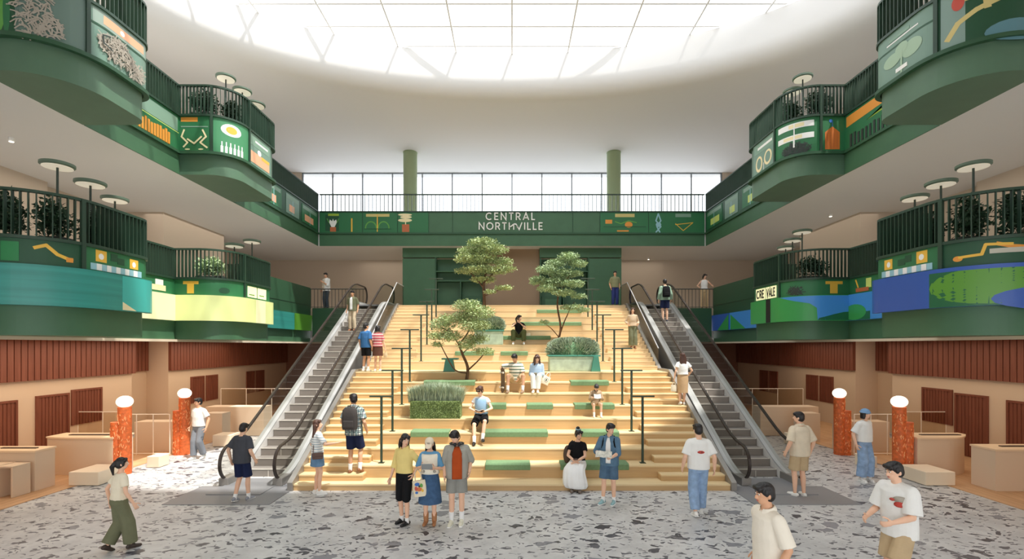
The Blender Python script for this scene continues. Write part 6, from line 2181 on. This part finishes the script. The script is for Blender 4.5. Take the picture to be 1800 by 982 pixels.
# 17 reading child
y17 = stepD(11) + .02
P17 = person('child in a beige jacket and tan shorts reading a grey book on the tiers', (Lf(1047, y17), y17, S(11)), 180, 1.28, 'm', SKIN_A, ('short', HAIR_K), lean=8, head=(0, 34), pel=(0, 0, .085), real=True, child=True,
           feet=((.10, .33, -.30), (-.10, .33, -.30)), knee=(.15, .15), handR=(.13, .32, .37), handL=(-.13, .32, .37), curl=(.5, .5), top=dict(m=cloth('child_jacket', (176, 152, 124)), sleeve=1.7, hem=-.04, e=.035, boxy=.9, collar=DARKART), bottom=dict(kind='shorts', m=KHAKI, len=.85, r0=.105, r1=.1), socks=(SOCKW, .12), shoes=(SNEAK, 'sneaker'))
book(P17, (0, .38, .40), 'grey picture book held by the reading child', mat('book_grey', (112, 114, 112), .6), rotm(-58), .15, .2)
# 18 woman in the long white skirt
y18 = stepD(3) - .09
P18 = person('person with a hair bun in a black tee and long white skirt seated low', (Lf(1016, y18), y18, S(3)), 160, 1.86, 'f', SKIN_A, ('bun', HAIR_K), lean=3, head=(42, 10), pel=(0, 0, .10), real=True,
           feet=((.02, .58, -.45), (-.15, .56, -.45)), toes=(-10, -22), handR=(.02, .30, .20), handL=(-.04, .34, .20), palm=((-1, 0, -.4), (1, 0, -.4)), elbow=((1, -.4, -.3), (-1, -.4, -.3)), top=dict(m=BLKC, sleeve=.55, hem=.06, e=.022, boxy=.6), bottom=dict(kind='long_skirt_seated', m=cloth('white_skirt', (240, 240, 238), noise=.03, bump=.9, bscale=7)), shoes=(mat('shoe_grey_brown', (110, 98, 88), .5), 'slip'))
held(MB().box(-.05, .05, -.03, .03, -.01, .01, LEATHER), 'purse', 'small brown purse in the hands of the person in the white skirt', 'purse', P18, (-.03, .40, .255), rotm(-10, 0, 30), bevel=.006)
b = MB()
b.ell((0, 0, -.2), (.10, .17, .22), cloth('hobo_brown', (92, 76, 66)))
o = held(b, 'shoulder_bag', 'brown shoulder bag hanging behind the person in the white skirt', 'bag', P18, (.27, -.10, .44), None, smooth=True)
MB().tube([(0, .1, -.06), (-.08, .06, .10), (-.12, -.0, .14), (-.08, -.08, .08), (0, -.1, -.06)], .012, cloth('hobo_brown', (92, 76, 66)), 6).build('strap', o)
# 19 man in denim with a map
P19 = person('person in a blue denim shirt and shorts with a backpack, reading a map', (Lf(1071, 10.45), 10.45, 0), 160, 1.74, 'm', SKIN_A, ('fluffy', HAIR_K), head=(48, 6), feet=((.13, .05, 0), (-.10, .0, 0)), toes=(24, 8),
           handR=(.18, .30, 1.08), handL=(-.10, .30, 1.04), curl=(.6, .6), palm=((-1, .1, .5), (1, .1, .5)), top=dict(m=cloth('denim_shirt', (92, 122, 146), noise=.15, nscale=12), sleeve=1.15, hem=-.12, e=.036, boxy=1, collar=True), open_top=(WHT, .24, -.05), bottom=dict(kind='shorts', m=cloth('denim_short', (84, 110, 134), noise=.15, nscale=12), len=.9, r0=.108, r1=.112), socks=(SOCKW, .08), shoes=(cloth('mint_sneaker', (150, 186, 190), noise=.05), 'sneaker', WHITE))
backpack(P19, 'black backpack on the person in the denim shirt', BLKC, .30, .44, .15)
mp = MB()
for i in range(4):
    x0, x1 = -.17 + .085 * i, -.085 + .085 * i
    z0, z1 = (.0, .02) if i % 2 == 0 else (.02, .0)
    mp.add([(x0, -.09, z0), (x1, -.09, z1), (x1, .09, z1), (x0, .09, z0), (x0, -.09, z0 + .002), (x1, -.09, z1 + .002), (x1, .09, z1 + .002), (x0, .09, z0 + .002)], [(3, 2, 1, 0), (4, 5, 6, 7), (0, 1, 5, 4), (1, 2, 6, 5), (2, 3, 7, 6), (3, 0, 4, 7)], mat('map_paper', (206, 204, 192), .8, noise=.3, nscale=18))
held(mp, 'folded_map', 'unfolded paper map in the hands of the person in denim', 'map', P19, (.05, .43, 1.16), rotm(-35, 0, 5))
# 20 man walking to the stairs, printed back
P = person('person in pale jeans and a white tee with a red print on the back', (Lf(1228, 9.72), 9.72, 0), -6, 1.86, 'm', SKIN_A, ('short', HAIR_K), head=(8, 4), feet=((.09, .16, 0), (-.08, -.10, 0)), fpitch=(0, 8), handR=(.28, -.04, .87), handL=(-.28, .06, .87),
           top=dict(m=WHT, sleeve=.85, hem=-.06, e=.036, boxy=1), bottom=dict(kind='pants', m=DENIM_L, r0=.11, rk=.1, r1=.09, len=1.92), shoes=(SNEAK, 'sneaker', WHITE),
           prints=[(.34, -PI / 2, .04, .62, mat('print_teal', (70, 130, 140), .8), 'arc'), (.28, -PI / 2, .026, .30, mat('print_red', (190, 70, 60), .8)), (.285, -PI / 2 + .05, .008, .08, DARKART), (.235, -PI / 2, .004, .36, mat('print_teal', (70, 130, 140), .8), 'bar')])
# 21 woman going up
P = person('person in a white blouse and tan skirt carrying a white bag up the right stairs', (Lf(1200, 14.32), 14.32, S(11)), -4, 1.56, 'f', SKIN_A, ('long', HAIR_B), head=(0, -6), feet=((.08, .10, 0.0), (-.07, -.02, 0)), fpitch=(0, 16), handL=(-.27, .0, .86), handR=(.30, .22, 1.0), top=dict(m=WHT, sleeve=.55, hem=.06, e=.03, boxy=.9), bottom=dict(kind='skirt', m=cloth('tan_skirt', (194, 162, 124)), hem=.42, hw=.165, hd=.14), shoes=(SNEAK, 'sneaker'), vx=.009)
tote(P, (-.29, .0, .68), 'white handbag carried by the person going up the right stairs', CREAMC, .2, .22, .08)
# 22 woman coming down
P = person('person in a beige knit and olive trousers coming down the upper right stairs', (Lf(1112, stepD(22) + .14), stepD(22) + .14, S(22)), 178, 1.56, 'f', SKIN_A, ('long', HAIR_B), feet=((.06, .0, 0), (-.08, .04, 0)), handR=(.22, .1, 1.0), handL=(-.20, .12, .98), top=dict(m=cloth('beige_knit', (214, 190, 160)), sleeve=1.8, hem=.0, e=.024, boxy=.6), bottom=dict(kind='pants', m=OLIVE, r0=.11, rk=.11, r1=.12, len=1.85), shoes=(SHOEB, 'sneaker'), vx=.009)
# 23 man at the top
P = person('person in a khaki shirt and navy trousers standing at the top of the stairs', (Lf(1081, 22.6), 22.6, Z2), 180, 1.66, 'm', SKIN_B, ('short', HAIR_K), handR=(.22, .05, .88), handL=(-.22, .05, .88), elbow=((.5, -1, 0), (-.5, -1, 0)), top=dict(m=cloth('khaki_shirt', (134, 136, 104)), sleeve=.85, hem=-.03, e=.03, boxy=.95, collar=True), bottom=dict(kind='pants', m=cloth('navy_trouser', (50, 60, 112)), r0=.105, rk=.09, r1=.08), shoes=(SHOEB, 'sneaker'), vx=.009)
# 24 man on the right escalator
i24 = 21
P24 = person('person with a black backpack and navy shorts riding the right escalator', (EX - .02, EY0 + .25 + i24 * .3464 + .14, .2 * (i24 + 1)), -2, 1.78, 'm', SKIN_A, ('short', HAIR_K), head=(-12, 0), feet=((.09, .02, 0), (-.09, -.02, 0)), top=dict(m=cloth('sage_jumper', (136, 160, 140)), sleeve=1.85, hem=-.08, e=.036, boxy=1), bottom=dict(kind='shorts', m=NAVY, len=.86, r1=.105), shoes=(CHAR, 'sneaker', WHITE), vx=.009)
backpack(P24, 'black backpack on the person riding the right escalator', BLKC, .3, .44, .15)
# 25 woman at the right landing railing
P = person('person in a white sleeveless top leaning at the right landing railing', (9.72, 24.45, Z2), 170, 1.8, 'f', SKIN_A, ('bob', HAIR_K), lean=4, head=(20, 10), handR=(.30, .22, 1.05), handL=(-.36, .2, 1.08), top=dict(m=WHT, sleeve=0, hem=.02, e=.018, boxy=.6), bottom=dict(kind='pants', m=cloth('sand_trouser', (206, 180, 140)), r0=.1, rk=.085, r1=.08), shoes=(SHOEB, 'sneaker'), vx=.009)
# 26 man in beige near the right escalator
P = person('person in a beige camp shirt and khaki shorts seen from behind by the right escalator', (Lf(1406, 10.95), 10.95, 0), 8, 1.92, 'm', SKIN_A, ('short', HAIR_K), head=(40, 0), feet=((.09, .0, 0), (-.09, .03, 0)), toes=(10, -20), handR=(.27, .03, .87), handL=(-.27, .06, .88),
           top=dict(m=LINEN, sleeve=.95, hem=-.12, e=.038, boxy=1, collar=True), bottom=dict(kind='shorts', m=KHAKI, len=.92, r0=.108, r1=.108), shoes=(SNEAK, 'slip', WHITE))
# 27 person in a blue beanie
P = person('person in a blue beanie, white tee and baggy pale jeans standing by the right totems', (Lf(1519, 12.2), 12.2, 0), 200, 1.82, 'm', SKIN_A, ('bob', HAIR_K), head=(38, 4), hat=('beanie', cloth('beanie_blue', (130, 164, 200))), feet=((.11, .0, 0), (-.10, .04, 0)), toes=(14, 16), handR=(.28, .0, .87), handL=(-.26, -.06, .88),
           top=dict(m=WHT, sleeve=.85, hem=.0, e=.036, boxy=1), bottom=dict(kind='pants', m=DENIM_L, r0=.115, rk=.115, r1=.11, len=1.9), shoes=(SNEAK, 'sneaker', WHITE), prints=[(.30, PI / 2, .05, .62, mat('print_teal', (70, 150, 160), .8), 'arc')])
# 28 boy front right
P = person('person in a white printed tee and khaki shorts walking left at front right', (Lf(1581, 6.5), 6.5, 0), 106, 1.90, 'm', SKIN_A, ('short', HAIR_K), lean=4, fat=.9, head=(-12, 6), feet=((.09, -.22, 0), (-.09, .24, 0)), fpitch=(24, -8), handR=(.18, .30, 1.0), handL=(-.16, .33, 1.03), curl=(.6, .6), elbow=((.4, -1, -.4), (-.4, -1, -.4)),
           top=dict(m=WHT, sleeve=.9, hem=-.14, e=.058, boxy=1), bottom=dict(kind='shorts', m=KHAKI, len=.95, r0=.115, r1=.115), socks=(SOCKW, .1), shoes=(SNEAK, 'sneaker'), prints=[(.36, PI / 2 + .62, .04, .40, GREYART), (.30, PI / 2 + .58, .034, .30, mat('print_red', (190, 70, 60), .8)), (.35, PI / 2 + .2, .018, .14, mat('print_red_b', (196, 84, 72), .8)), (.12, PI / 2 + .6, .02, .36, NAVY, 'bar')])
# 29 man front right edge
P = person('person in an ivory collared shirt, nearest to the viewer at the bottom right edge', (Lf(1352, 5.5), 5.5, 0), 98, 1.88, 'm', SKIN_B, ('short', HAIR_K), lean=2, fat=.93, head=(-4, 4), feet=((.09, -.12, 0), (-.09, .2, 0)), fpitch=(18, 0), handR=(.27, -.04, .88), handL=(-.26, .10, .88),
           top=dict(m=cloth('ivory_shirt', (238, 230, 214), noise=.03), sleeve=.92, hem=-.14, e=.036, boxy=1, collar=True), bottom=dict(kind='pants', m=KHAKI, r0=.105, rk=.09, r1=.08), shoes=(SNEAK, 'sneaker'))
